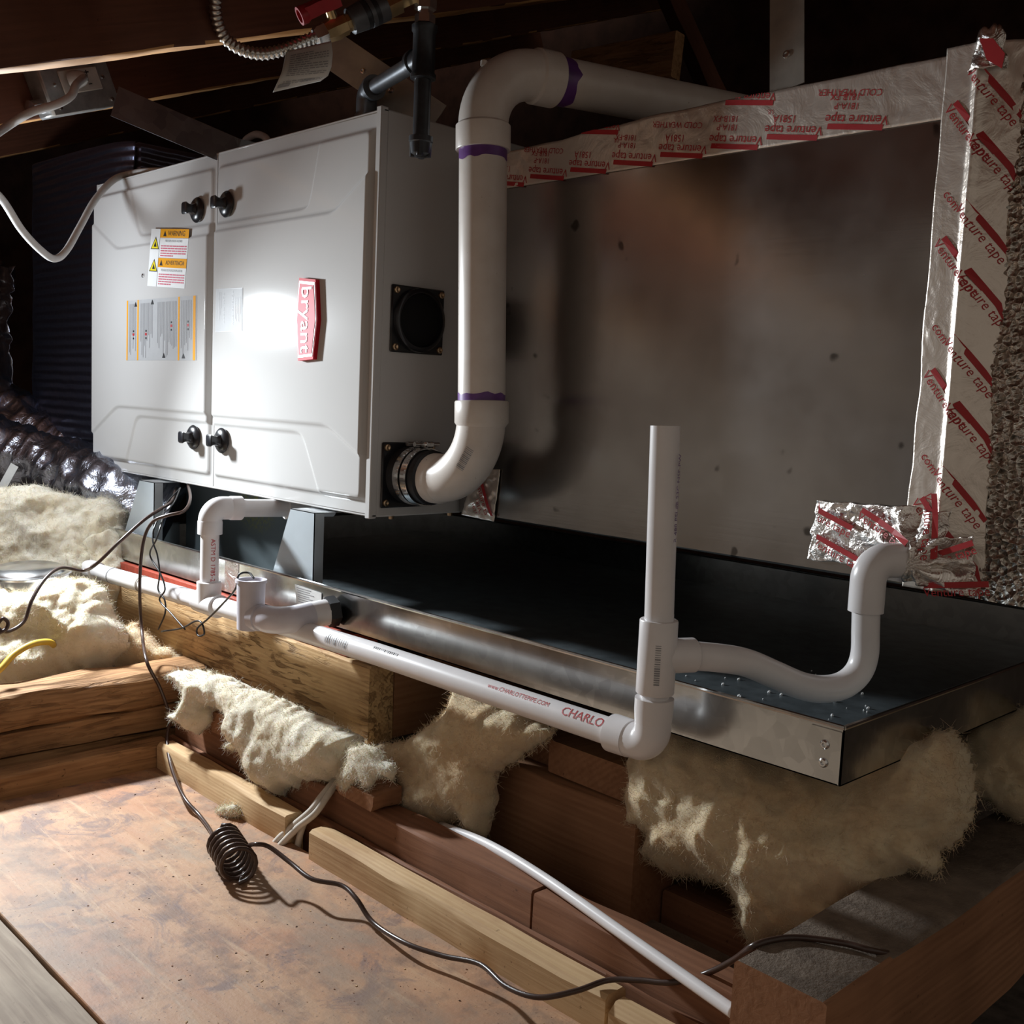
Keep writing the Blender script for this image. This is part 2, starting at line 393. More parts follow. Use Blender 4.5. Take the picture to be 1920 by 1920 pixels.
def board(name, center, size, mat, ex=(1, 0, 0), ez=(0, 0, 1), parent=None, bev=0.002, wob=0.0012, mats=None, seed=0):
    """a sawn timber; local x is its length and grain"""
    X = V(ex).normalized(); Z = V(ez); Z = (Z - X * Z.dot(X)).normalized(); Y = Z.cross(X)
    L, W, H = size; b = B(); n = max(2, int(L / 0.05)); rnd = random.Random(sum(map(ord, name)) + seed)
    prof = [(-W / 2 + bev, -H / 2), (W / 2 - bev, -H / 2), (W / 2, -H / 2 + bev), (W / 2, H / 2 - bev), (W / 2 - bev, H / 2), (-W / 2 + bev, H / 2), (-W / 2, H / 2 - bev), (-W / 2, -H / 2 + bev)]
    rings = []
    for i in range(n + 1):
        x = -L / 2 + L * i / n
        rings.append([b.bm.verts.new((x, y + rnd.uniform(-wob, wob), z + rnd.uniform(-wob, wob))) for y, z in prof])
    for i in range(n):
        for k in range(8): b.face([rings[i][k], rings[i][(k + 1) % 8], rings[i + 1][(k + 1) % 8], rings[i + 1][k]])
    b.face(rings[0][::-1]); b.face(rings[-1])
    if mats == 'edge':   # lamplight on the underside, painted as a lighter orange lower edge
        mats = [mat, 'wood_lit_orange']
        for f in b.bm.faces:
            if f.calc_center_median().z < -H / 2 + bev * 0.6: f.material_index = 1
    elif mats:   # second material on the top face
        b.bm.faces.ensure_lookup_table()
        for f in b.bm.faces:
            if f.calc_center_median().z > H / 2 - bev * 0.6: f.material_index = 1
    o = b.make(name, mats or mat)
    mw = Matrix((( X.x, Y.x, Z.x, center[0]), (X.y, Y.y, Z.y, center[1]), (X.z, Y.z, Z.z, center[2]), (0, 0, 0, 1)))
    o.matrix_world = mw
    if parent is not None:
        o.parent = parent; o.matrix_parent_inverse = Matrix.Translation(-V(parent.location)); o.matrix_basis = mw
    return o
def bb(name, lo, hi, mat, along='x', **kw):
    lo, hi = V(lo), V(hi); c = (lo + hi) / 2; d = hi - lo
    if along == 'x': return board(name, c, (d.x, d.y, d.z), mat, (1, 0, 0), **kw)
    if along == 'y': return board(name, c, (d.y, d.x, d.z), mat, (0, 1, 0), **kw)
    return board(name, c, (d.z, d.y, d.x), mat, (0, 0, 1), (1, 0, 0), **kw)

# lettering: words become small meshes, kept as numbers
_TX = {}
def words(txt):
    if txt in _TX: return _TX[txt]
    cu = bpy.data.curves.new('lettering', 'FONT'); cu.body = txt; cu.size = 1; cu.align_x = 'CENTER'; cu.align_y = 'CENTER'; cu.resolution_u = 2
    o = bpy.data.objects.new('lettering', cu); COL.objects.link(o)
    dg = bpy.context.evaluated_depsgraph_get(); me = bpy.data.meshes.new_from_object(o.evaluated_get(dg))
    bm = bmesh.new(); bm.from_mesh(me); bmesh.ops.triangulate(bm, faces=bm.faces[:])
    for _ in range(3):
        le = [e for e in bm.edges if e.calc_length() > 0.28]
        if le: bmesh.ops.subdivide_edges(bm, edges=le, cuts=1); bmesh.ops.triangulate(bm, faces=[q for q in bm.faces if len(q.verts) > 3])
    bm.verts.index_update(); v = [tuple(q.co) for q in bm.verts]; f = [tuple(x.index for x in p.verts) for p in bm.faces]; bm.free()
    bpy.data.objects.remove(o); bpy.data.meshes.remove(me); bpy.data.curves.remove(cu)
    _TX[txt] = (v, f); return _TX[txt]
for t_ in ('bryant', 'WARNING', 'ADVERTENCIA', 'FIRE EXPLOSION HAZARD', 'PELIGRO DE FUEGO/EXPLOSION', 'Venture tape', '181A-P', '181B-FX', '1581A', 'COLD WEATHER', 'UL',
           'www.CHARLOTTEPIPE.COM', 'CHARLO', 'PE', '. Code  ASTM D 1785-21A', 'PVC-1120 SCH 40 PR 480 PSI @ 23C NSF-PW', 'A ADVERTENCIA', 'com'):
    words(t_)
def put_words(b, txt, org, ux, uy, size, conf=None):
    v, f = words(txt); org, ux, uy = V(org), V(ux).normalized(), V(uy).normalized()
    pts = [org + ux * (x * size) + uy * (y * size) for x, y, z in v]
    if conf: pts = [conf(p) for p in pts]
    b.raw(pts, f)

# ================================================================== SETTING
ZF = -0.389
# plywood deck in front of the platform
b = B(); b.box((-0.30, -0.492, ZF - 0.018), (1.25, -0.160, ZF), 0.001)
struct(b.make('floor', 'plywood_stained'), 'stained brown plywood deck in front of the platform')
b = B()
n = 26
xs = [-0.30 + 1.55 * i / n for i in range(n + 1)]
poly = [(x, -0.4935 + 0.0025 * noise.noise(V((x * 25, 0, 3))), ZF - 0.0225) for x in xs] + [(1.25, -1.5, ZF - 0.0225), (-0.30, -1.5, ZF - 0.0225)]
b.prism(poly, (0, 0, 0.018))
tag(b.make('plywood_sheet', 'wood_grey'), 'weathered grey plywood sheet at the bottom left corner beside the brown deck', 'plywood')
b = B(); b.box((-4.0, -3.0, -0.50), (3.0, 4.0, -0.445)); struct(b.make('floor_subfloor', 'drywall_dark'), 'dark ceiling board below the joists')

# roof: sloping sheathing boards on rafters
DR = ray(2200, -150).normalized(); NR = V((1, 0, 0)).cross(DR).normalized(); XR = DR.cross(NR).normalized()
PA = dep(300, 92, 1.16); PB = on(300, 183, PA, NR); PC = on(100, 275, PA, NR)
ceil = bpy.data.objects.new('ceiling', None); COL.objects.link(ceil); struct(ceil, 'dark sloping roof boards above the rafters'); ceil.location = PB + NR * 0.15
o0 = PB + NR * (0.140 + 0.010)
for k in range(-7, 20):
    c = o0 + DR * (0.145 * k) - V((0.3, 0, 0)); c = c - DR.cross(V((0, 0, 0)))
    board('sheathing_board', c, (5.0, 0.142, 0.019), 'wood_sheathing', XR, NR, parent=ceil, seed=k)
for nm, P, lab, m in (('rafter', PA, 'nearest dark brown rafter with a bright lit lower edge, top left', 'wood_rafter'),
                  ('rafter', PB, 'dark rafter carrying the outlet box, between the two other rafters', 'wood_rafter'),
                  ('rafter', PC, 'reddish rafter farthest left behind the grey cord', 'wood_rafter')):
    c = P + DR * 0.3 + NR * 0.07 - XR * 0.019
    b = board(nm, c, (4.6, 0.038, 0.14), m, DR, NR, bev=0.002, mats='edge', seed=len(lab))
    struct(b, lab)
tag(board('blocking_board', dep(1170, 122, 2.15), (0.26, 0.03, 0.085), 'wood_joist', (1, 0.05, -0.04), UPV), 'dim wooden blocking board in the dark behind the vent pipe', 'timber')
tag(board('roof_brace', dep(1285, 60, 2.3), (0.75, 0.03, 0.085), 'wood_rafter', RGT * 0.45 - UPV, FWD), 'dim diagonal roof brace left of the upright strap', 'timber')
# end wall far behind and to the left (dark)
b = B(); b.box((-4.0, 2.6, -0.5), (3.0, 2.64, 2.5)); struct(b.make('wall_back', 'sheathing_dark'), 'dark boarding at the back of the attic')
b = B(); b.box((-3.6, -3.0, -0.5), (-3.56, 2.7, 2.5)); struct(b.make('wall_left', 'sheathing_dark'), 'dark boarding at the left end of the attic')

# ================================================================== TIMBERS
SILLG = 'pale sill timbers along the deck edge'
tag(bb('sill_timber', (-0.272, -0.171, ZF - 0.03), (0.068, -0.143, -0.352), 'wood_pale', bev=0.004), 'pale sill timber between the left crosswise timber and the white cables', 'timber', SILLG)
tag(bb('sill_timber', (0.122, -0.171, ZF - 0.03), (0.588, -0.143, -0.352), 'wood_pale', bev=0.004, seed=3), 'long pale sill timber right of the white cables', 'timber', SILLG)
tag(bb('sill_timber', (0.596, -0.174, ZF - 0.03), (0.713, -0.146, -0.354), 'wood_pale', bev=0.008, seed=9), 'pale sill timber at the bottom edge of the picture under the brown wire', 'timber', SILLG)
bb_l = bb('nailer_strip', (-0.30, -0.139, -0.44), (0.713, -0.133, -0.354), 'wood_red', bev=0.001); tag(bb_l, 'thin dark strip between the pale sill and the red ledger', 'timber')
tag(bb('ledger_timber', (-0.30, -0.130, -0.44), (0.452, -0.092, -0.318), 'wood_red'), 'dark red ledger timber behind the pale sill, left of the butt joint', 'timber', 'red ledger timbers')
tag(bb('ledger_timber', (0.456, -0.130, -0.44), (0.713, -0.092, -0.319), 'wood_red', seed=5), 'dark red ledger timber right of the butt joint under the white conduit', 'timber', 'red ledger timbers')
# left cross timbers (run away from the picture plane)
tag(bb('floor_plate', (-0.310, -1.2, ZF - 0.03), (-0.274, -0.150, -0.355), 'wood_joist', along='y', bev=0.004), 'brown timber lying on the deck at left, lowest of the stack', 'timber')
tag(bb('cross_board', (-0.372, -1.2, -0.349), (-0.322, -0.100, -0.314), 'wood_joist', along='y', seed=4), 'brown board in the middle of the left timber stack', 'timber')
tag(bb('cross_joist', (-0.400, -1.2, -0.312), (-0.318, -0.07, -0.262), 'wood_joist', along='y', bev=0.006, wob=0.003, seed=2), 'weathered top joist of the left stack below the insulation', 'joist')
bb_s = bb('cross_shim', (-0.40, -1.2, -0.44), (-0.325, -0.11, -0.352), 'wood_joist', along='y', seed=8); tag(bb_s, 'dark recessed timber in the gap of the left timber stack', 'timber')
# support beam under the pan
BY0, BY1 = -0.062, -0.024
tag(bb('support_beam', (-0.672, BY0, -0.280), (0.088, BY1, -0.179), 'wood_beam', bev=0.003, wob=0.0015), 'long tan rough-sawn support beam under the pan with end grain showing', 'beam')
tag(bb('beam_end_block', (-0.712, BY0, -0.280), (-0.675, BY1, -0.172), 'wood_beam', along='z', seed=5), 'short tan upright block at the left end of the support beam', 'timber')
tag(bb('header_timber', (0.000, BY1 + 0.001, -0.279), (0.088, 0.62, -0.179), 'wood_block', along='y'), 'dark square timber running back under the pan behind the beam end', 'timber')
b = B()
n = 40; z0, z1 = -0.177, -0.149
top = [(-0.715 + 0.745 * i / n, z1) for i in range(n + 1)]; bot = [(-0.715 + 0.745 * i / n, z0 + 0.003 * noise.noise(V((i * 0.9, 0, 0)))) for i in range(n + 1)]
b.prism([(x, BY0 + 0.004, z) for x, z in top] + [(x, BY0 + 0.004, z) for x, z in reversed(bot)], (0, 0.05, 0))
tag(b.make('red_strip', 'red_wood_strip'), 'red painted wooden strip between the tan beam and the metal pan', 'strip')
# block stack on the right
tag(bb('support_block', (0.252, 0.0, -0.40), (0.476, 0.075, -0.262), 'wood_block', bev=0.003), 'large brown block of wood standing under the pan at centre right', 'timber')
tag(bb('packing_block', (0.335, 0.012, -0.260), (0.480, 0.55, -0.222), 'wood_block', along='y', bev=0.002), 'short timber with end grain lying on the large brown block', 'timber')
tag(bb('packing_block', (0.250, 0.03, -0.260), (0.330, 0.5, -0.228), 'wood_block', along='y', seed=3), 'dark flat timber on the left half of the large brown block', 'timber')
tag(bb('block_backer', (0.48, 0.05, -0.44), (0.620, 0.12, -0.36), 'wood_red', seed=3), 'dark red board behind the large brown block at floor level', 'timber')
o = bb('square_timber', (0.716, -0.170, -0.388), (0.797, 0.45, -0.262), None, along='y', bev=0.004, wob=0.002, mats=['wood_block', 'dust_grey']); tag(o, 'dusty topped square timber with end grain at the bottom right', 'timber')
b = B(); b.box((0.42, -0.088, -0.444), (0.713, 0.04, -0.392)); tag(b.make('joist_edge', 'dust_grey'), 'dusty grey joist top beside the white conduit at bottom right', 'joist')
for px, lab, dy in (((395, 1322, 437, 1388), 'small block end poking out of the insulation near the left sill', -0.138), ((632, 1450, 700, 1522), 'small block end below the torn insulation beside the white cables', -0.138)):
    p0 = at(px[0], px[1] + 8, 'y', dy); p1 = at(px[2], px[3], 'y', dy)
    tag(bb('stub_block', (p0.x, dy, p1.z), (p1.x - 0.004, -0.092, p0.z), 'wood_block', along='y', bev=0.004, wob=0.003, seed=int(px[0])), lab, 'timber', 'block ends sticking out below the beam')

# ================================================================== DRAIN PAN
PX0, PX1, PY0, PY1, PZ0, PZ1 = -0.735, 0.729, -0.048, 0.70, -0.1464, -0.0956
pan = thing('drain_pan', 'shallow galvanised metal drain pan under the furnace and coil box', 'drain pan', (0, 0.3, PZ0))
t_ = 0.0012
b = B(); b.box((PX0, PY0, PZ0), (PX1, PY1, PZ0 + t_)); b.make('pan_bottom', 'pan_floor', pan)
for nm, lo, hi in (('pan_wall', (PX0, PY0, PZ0), (PX1, PY0 + t_, PZ1)), ('pan_wall', (PX0, PY1 - t_, PZ0), (PX1, PY1, PZ1)), ('pan_wall', (PX0, PY0, PZ0), (PX0 + t_, PY1, PZ1)), ('pan_wall', (PX1 - t_, PY0, PZ0), (PX1, PY1, PZ1))):
    b = B()
    nx = 40 if hi[0] - lo[0] > 0.5 else 20
    b.box(lo, hi)
    # rolled rim
    if hi[0] - lo[0] > 0.5: b.tube([(lo[0], (lo[1] + hi[1]) / 2, PZ1), (hi[0], (lo[1] + hi[1]) / 2, PZ1)], 0.0022, 8)
    else: b.tube([((lo[0] + hi[0]) / 2, lo[1], PZ1), ((lo[0] + hi[0]) / 2, hi[1], PZ1)], 0.0022, 8)
    b.make(nm, 'galvanised_pan', pan)
# corner tab with rivets and mitred fold, patch at the seam
b = B(); x0 = PX1 - 0.030; yy = PY0 - 0.0015
b.prism([(x0, yy, PZ1 - 0.004), (PX1 - 0.001, yy, PZ1 - 0.004), (PX1 - 0.001, yy, PZ0 + 0.001), (x0, yy, PZ0 + 0.016)], (0, 0.0014, 0)); b.make('corner_tab', 'galvanised_pan', pan)
for z in (PZ1 - 0.018, PZ1 - 0.034):
    b = B(); b.lathe([(0, 0.0042), (0.001, 0.0042), (0.0022, 0.0030), (0.0022, 0.0018), (0.0006, 0.0016)], (PX1 - 0.016, yy, z), (0, -1, 0), 14); b.make('rivet', ['steel_bright'], pan)
b = B(); p = at(440, 1070, 'y', PY0); b.box((p.x - 0.028, PY0 - 0.001, PZ0 + 0.002), (p.x + 0.012, PY0, PZ1 + 0.001)); b.make('seam_patch', 'foil_crumpled', pan)
# paper label on the pan
b = B(); b.mi = 0
q = [at(553, 1095, 'y', PY0 - 0.001), at(603, 1112, 'y', PY0 - 0.001), at(603, 1136, 'y', PY0 - 0.001), at(557, 1136, 'y', PY0 - 0.001)]
b.prism(q, (0, -0.0004, 0)); b.mi = 1
for i in range(7):
    p = q[0].lerp(q[3], 0.12 + 0.12 * i); e = q[1].lerp(q[2], 0.12 + 0.12 * i); L = random.uniform(0.5, 0.9)
    s_, e_ = p.lerp(e, 0.08), p.lerp(e, 0.08 + L * 0.85); b.box((s_.x, PY0 - 0.0018, (s_.z + e_.z) / 2 - 0.0005), (e_.x, PY0 - 0.0015, (s_.z + e_.z) / 2 + 0.0005))
b.make('paper_label', ['label_tag', 'ink_grey'], pan)
# white crumbs in the pan
b = B(); rnd = random.Random(4)
for i in range(70):
    p = at(rnd.uniform(1270, 1640), rnd.uniform(1250, 1350), 'z', PZ0 + 0.002)
    if PX0 < p.x < PX1 - 0.02 and PY0 + 0.01 < p.y < 0.5:
        r = rnd.choice((0.0006, 0.0008, 0.001, 0.0018)); b.lathe([(-r, r * 0.4), (0, r), (r, r * 0.5)], p, (rnd.random(), rnd.random(), 1), 6)
o = b.make('dust_crumbs', 'label_white', pan); o['kind'] = 'stuff'


# ================================================================== FURNACE
FL, FH = 0.889, 0.5335
fur = thing('furnace', 'grey two-door gas furnace lying horizontally on metal legs', 'furnace', (-0.45, 0.35, 0))
b = B(); b.box((-FL, 0.004, 0.0), (0.0, 0.745, FH), 0.002); b.make('cabinet', 'cabinet_paint', fur)
b = B()
for lo, hi in (((-0.011, -0.006, -0.002), (0.0, 0.006, FH + 0.003)), ((-FL, -0.003, 0.0), (-FL + 0.004, 0.006, FH)), ((-FL, -0.002, FH - 0.004), (0, 0.006, FH)), ((-FL, -0.002, 0), (0, 0.006, 0.004))): b.box(lo, hi, 0.0012)
b.make('front_trim', 'cabinet_paint', fur)
def halfplanes(pts):
    """convex polygon in (x,z) -> list of outward half planes"""
    c = np.mean(np.array(pts), axis=0); H = []
    for i in range(len(pts)):
        a, d = np.array(pts[i]), np.array(pts[(i + 1) % len(pts)]); e = d - a; nn = np.array([e[1], -e[0]]); nn /= np.linalg.norm(nn)
        if nn @ (c - a) > 0: nn = -nn
        H.append((nn, a))
    return H
def smax_sd(H, X, Z, k=0.006):
    d = np.stack([(X - a[0]) * n_[0] + (Z - a[1]) * n_[1] for n_, a in H]); m = d.max(0)
    return m + k * np.log(np.exp((d - m) / k).sum(0))
def sstep(x): x = np.clip(x, 0, 1); return x * x * (3 - 2 * x)
def pz(px, py, y=-0.012): q = at(px, py, 'y', y); return (q.x, q.z)
def door(x0, x1, rect, bands, traps, lab):
    z0, z1 = 0.004, FH - 0.004; nx, nz = int((x1 - x0) / 0.0026), int((z1 - z0) / 0.0026)
    X, Z = np.meshgrid(np.linspace(x0, x1, nx + 1), np.linspace(z0, z1, nz + 1))
    h = 0.0015 + 0.0048 * sstep(-smax_sd(halfplanes(rect), X, Z, 0.003) / 0.007 + 0.5)
    low = np.zeros_like(X)
    for t in traps: low = np.maximum(low, sstep(-smax_sd(halfplanes(t), X, Z) / 0.004 + 0.5))
    outer = np.zeros_like(X)
    for t in bands: outer = np.maximum(outer, sstep(-smax_sd(halfplanes(t), X, Z, 0.003) / 0.004 + 0.5))
    inr = sstep(-smax_sd(halfplanes(rect), X, Z, 0.003) / 0.006 + 0.2)
    h = h + inr * (0.0032 * (1 - low) + 0.0034 * (1 - outer))
    verts = [(float(x), float(-q), float(z)) for x, z, q in zip(X.ravel(), Z.ravel(), h.ravel())]
    W = nx + 1; faces = [(j * W + i, j * W + i + 1, (j + 1) * W + i + 1, (j + 1) * W + i) for j in range(nz) for i in range(nx)]
    nb = len(verts); bd = [i for i in range(W)] + [j * W + nx for j in range(1, nz + 1)] + [nz * W + i for i in range(nx - 1, -1, -1)] + [j * W for j in range(nz - 1, 0, -1)]
    verts += [(verts[i][0], 0.0035, verts[i][2]) for i in bd]
    n = len(bd); faces += [(bd[(k + 1) % n], bd[k], nb + k, nb + (k + 1) % n) for k in range(n)]
    me = bpy.data.meshes.new('door'); me.from_pydata(verts, [], faces); me.polygons.foreach_set('use_smooth', [True] * len(faces)); me.set_sharp_from_angle(angle=math.radians(60))
    o = link('door', me, 'cabinet_paint', fur); o['label'] = lab; return o
XS = pz(403, 600, -0.003)[0]
xr = pz(692, 300)[0]; zt = pz(550, 275)[1]; zb = pz(540, 916)[1]
up1, up2, up3 = pz(405, 433), pz(625, 397), pz(692, 320); lo1, lo2, lo3 = pz(402, 780), pz(613, 793), pz(670, 857)
rect = [(XS + 0.007, zb), (xr, zb), (xr, zt), (XS + 0.007, zt)]
bandR = [[(XS - 0.05, up1[1]), (up2[0], up1[1]), (xr + 0.03, up3[1] + (up3[1] - up1[1]) * 0.03 / (xr - up2[0])), (xr + 0.03, zt + 0.05), (XS - 0.05, zt + 0.05)],
         [(XS - 0.05, lo1[1]), (lo2[0], lo1[1]), (xr + 0.03, lo3[1] - (lo1[1] - lo3[1]) * 0.03 / (xr - lo2[0])), (xr + 0.03, zb - 0.05), (XS - 0.05, zb - 0.05)]]
tr_up = [(XS - 0.05, pz(410, 418)[1]), (pz(575, 380)[0], pz(410, 418)[1]), (pz(606, 262)[0], zt + 0.05), (XS - 0.05, zt + 0.05)]
tr_lo = [(XS - 0.05, pz(402, 796)[1]), (pz(562, 815)[0], pz(402, 796)[1]), (pz(606, 935)[0], zb - 0.03), (XS - 0.05, zb - 0.03)]
dR = door(XS + 0.0012, -0.0125, rect, bandR, [tr_up, tr_lo], 'right door carrying the red badge')
xl = pz(388, 600)[0]; ua, ub = pz(380, 441), pz(218, 463); la, lb = pz(375, 775), pz(218, 762)
xL = -FL + 0.004; rectL = [(xL - 0.05, zb), (xl, zb), (xl, zt), (xL - 0.05, zt)]
sl = 0.052 / (ub[0] - xL)
bandL = [[(XS + 0.05, ua[1]), (ub[0], ua[1]), (xL - 0.03, ua[1] + sl * (ub[0] - xL + 0.03)), (xL - 0.03, zt + 0.05), (XS + 0.05, zt + 0.05)],
         [(XS + 0.05, la[1]), (lb[0], la[1]), (xL - 0.03, la[1] - sl * (lb[0] - xL + 0.03)), (xL - 0.03, zb - 0.05), (XS + 0.05, zb - 0.05)]]
tlu = [(XS + 0.05, pz(385, 420)[1]), (pz(258, 440)[0], pz(385, 420)[1]), (pz(229, 358)[0], zt + 0.05), (XS + 0.05, zt + 0.05)]
tll = [(XS + 0.05, pz(378, 792)[1]), (pz(252, 782)[0], pz(378, 792)[1]), (pz(226, 870)[0], zb - 0.03), (XS + 0.05, zb - 0.03)]
dL = door(xL, XS - 0.0012, rectL, bandL, [tlu, tll], 'left door carrying the warning stickers')
def knob(px, py, dr):
    c = at(px, py, 'y', -0.0085); b = B()
    b.lathe([(0, 0.0195), (0.002, 0.0205), (0.004, 0.019), (0.007, 0.015), (0.0085, 0.009), (0.009, 0.001)], c, (0, -1, 0), 28)
    secs = [(0.004, 0.0105, 0.0150), (0.008, 0.0075, 0.0110), (0.013, 0.0055, 0.0085), (0.019, 0.0060, 0.0088), (0.0235, 0.0078, 0.0098), (0.0245, 0.0068, 0.0088)]
    rings = []
    for d, wx, wz in secs:
        ring = []
        for k in range(16):
            a = 2 * math.pi * k / 16; ca, sa = math.cos(a), math.sin(a); e = 0.38
            ring.append(b.bm.verts.new((c.x + wz * math.copysign(abs(ca) ** e, ca) * 0.95, c.y - d, c.z + wx * 1.25 * math.copysign(abs(sa) ** e, sa))))
        rings.append(ring)
    for i in range(len(rings) - 1):
        for k in range(16):
            f = b.face([rings[i][k], rings[i][(k + 1) % 16], rings[i + 1][(k + 1) % 16], rings[i + 1][k]])
            f.smooth = True
    b.face(rings[-1]); b.make('latch_knob', 'black_plastic', dr)
knob(371, 394, dL); knob(426, 383, dR); knob(364, 820, dL); knob(417, 826, dR)
# brand badge
yb = -0.0122
hexp = [at(*p, 'y', yb) for p in ((569.5, 522), (600, 525), (603, 600), (595, 674), (567, 677), (563.5, 600))]
cb = sum(hexp, V()) / 6
badge = None
b = B(); b.prism(hexp, (0, -0.0075, 0)); badge = b.make('brand_badge', 'badge_red', fur); badge['label'] = 'red brand badge with silver letters'
b = B(); b.prism([cb + (p - cb) * 0.93 - V((0, 0.0075, 0)) for p in hexp], (0, -0.0006, 0)); b.make('badge_rim', 'badge_silver', badge)
b = B(); b.prism([cb + (p - cb) * 0.86 - V((0, 0.008, 0)) for p in hexp], (0, -0.0006, 0)); b.make('badge_face', 'badge_face', badge)
b = B(); put_words(b, 'bryant', cb + V((0.0, -0.0092, 0)), (0, 0, -1), (1, 0, 0), 0.036); b.make('badge_lettering', 'badge_silver', badge)
# stickers
class Sheet:
    def __init__(s, q, y, mats):
        s.q = [at(*p, 'y', y) for p in q]; s.b = B(); s.mats = mats; s.y = y; s.lay = 0
    def P(s, u, v):
        a = s.q[0].lerp(s.q[1], u); c = s.q[3].lerp(s.q[2], u); p = a.lerp(c, v); p.y = s.y - 0.0002 * s.lay; return p
    def rect(s, u0, v0, u1, v1, m, lay):
        s.lay = lay; s.b.mi = s.mats.index(m); s.b.raw([s.P(u0, v0), s.P(u1, v0), s.P(u1, v1), s.P(u0, v1)], [(0, 1, 2, 3)])
    def tri(s, pts, m, lay):
        s.lay = lay; s.b.mi = s.mats.index(m); s.b.raw([s.P(*p) for p in pts], [(0, 1, 2)])
    def text(s, t, u, v, size, m, lay, rot=0):
        s.lay = lay; s.b.mi = s.mats.index(m); ux = s.P(1, v) - s.P(0, v); uy = s.P(u, 0) - s.P(u, 1)
        if rot: ux, uy = uy, -ux
        put_words(s.b, t, s.P(u, v), ux, uy, size)
    def rows(s, u0, v0, u1, v1, n, m, lay, vert=False, rnd=random.Random(3)):
        for i in range(n):
            if vert:
                u = u0 + (u1 - u0) * (i + 0.5) / n; w_ = (u1 - u0) / n * 0.22; e = v0 + (v1 - v0) * rnd.uniform(0.55, 1); s.rect(u - w_, v0, u + w_, e, m, lay)
            else:
                v = v0 + (v1 - v0) * (i + 0.5) / n; h = (v1 - v0) / n * 0.25; p = u0; end = u0 + (u1 - u0) * (1 if i < n - 1 else 0.5)
                while p < end:
                    e = min(end, p + (u1 - u0) * rnd.uniform(0.05, 0.16)); s.rect(p, v - h, e, v + h, m, lay); p = e + (u1 - u0) * 0.02
    def done(s, name, lab):
        o = s.b.make(name, s.mats, fur, edge=False); o['label'] = lab; return o
S = Sheet([(284, 429), (355, 430), (346, 541), (276, 536)], -0.0133, ['label_white', 'label_orange', 'label_yellow', 'ink_black', 'ink_grey', 'ink_pink'])
S.rect(0, 0, 1, 1, 'label_white', 0); u0 = 0.26
S.rect(u0, 0.0, 1, 0.15, 'label_orange', 1); S.rect(u0 - 0.01, 0.50, 1, 0.66, 'label_orange', 1)
S.text('WARNING', 0.69, 0.078, 0.0125, 'ink_black', 2); S.tri([(0.34, 0.125), (0.385, 0.03), (0.43, 0.125)], 'ink_black', 2)
S.text('ADVERTENCIA', 0.70, 0.58, 0.0100, 'ink_black', 2); S.tri([(0.30, 0.63), (0.34, 0.53), (0.385, 0.63)], 'ink_black', 2)
S.text('FIRE EXPLOSION HAZARD', 0.63, 0.205, 0.0052, 'ink_grey', 2); S.rows(u0 + 0.04, 0.27, 0.97, 0.48, 5, 'ink_pink', 2)
S.text('PELIGRO DE FUEGO/EXPLOSION', 0.63, 0.71, 0.0052, 'ink_grey', 2); S.rows(u0 + 0.04, 0.76, 0.97, 0.97, 5, 'ink_pink', 2)
for v in (0.13, 0.52):
    S.tri([(0.02, v + 0.22), (0.145, v), (0.25, v + 0.22)], 'ink_black', 1); S.tri([(0.045, v + 0.207), (0.145, v + 0.03), (0.228, v + 0.207)], 'label_yellow', 2)
    S.tri([(0.105, v + 0.18), (0.145, v + 0.085), (0.185, v + 0.18)], 'ink_black', 3)
S.rect(u0 - 0.008, 0, u0, 1, 'ink_grey', 1); S.rect(u0, 0.155, 1, 0.16, 'ink_grey', 1); S.rect(u0, 0.495, 1, 0.50, 'ink_grey', 1)
S.done('warning_sticker', 'white and orange warning sticker')
S = Sheet([(238, 564), (369, 554), (368, 675.5), (237, 675.5)], -0.0133, ['label_silver', 'label_orange', 'ink_grey', 'ink_black', 'ink_red'])
S.rect(0, 0, 1, 1, 'label_silver', 0)
for u in (0.0, 0.165, 0.755, 0.955): S.rect(u, 0, u + 0.02 + 0.012 * (u > 0.9), 1, 'label_orange', 1)
for a, c, n in ((0.04, 0.15, 6), (0.21, 0.40, 10), (0.46, 0.74, 14), (0.79, 0.94, 7)): S.rows(a, 0.06, c, 0.96, n, 'ink_grey', 1, vert=True)
for u, v in ((0.10, 0.50), (0.29, 0.50), (0.655, 0.38), (0.88, 0.38)):
    S.rect(u, v, u + 0.018, v + 0.03, 'ink_black', 2); S.rect(u - 0.004, v + 0.05, u + 0.022, v + 0.09, 'ink_red', 2); S.rect(u, v + 0.12, u + 0.018, v + 0.15, 'ink_black', 2)
for u, v in ((0.14, 0.06), (0.39, 0.04), (0.56, 0.91), (0.83, 0.92)): S.tri([(u - 0.02, v + 0.05), (u, v - 0.03), (u + 0.022, v + 0.05)], 'ink_black', 3)
S.done('instruction_sticker', 'silver instruction sheet with orange stripes')
S = Sheet([(405, 542), (455, 539.5), (454.5, 621), (404, 622.5)], -0.0133, ['label_silver', 'ink_grey', 'ink_black', 'label_white'])
S.rect(0, 0, 1, 1, 'ink_grey', 0); S.rect(0.015, 0.012, 0.985, 0.988, 'label_silver', 1)
S.text('A ADVERTENCIA', 0.32, 0.45, 0.0062, 'ink_grey', 2, rot=1); S.text('A ADVERTENCIA', 0.65, 0.45, 0.0070, 'ink_grey', 2, rot=1)
S.rows(0.1, 0.08, 0.24, 0.75, 4, 'ink_grey', 2, vert=True); S.rows(0.72, 0.2, 0.95, 0.9, 6, 'ink_grey', 2, vert=True)
S.done('rating_sticker', 'small silver rating sticker')
b = B(); p = at(270, 517, 'y', -0.012); b.lathe([(0, 0.004), (0.003, 0.0036), (0.004, 0.001)], p, (0, -1, 0), 10); b.make('door_screw', 'steel_bright', dL)

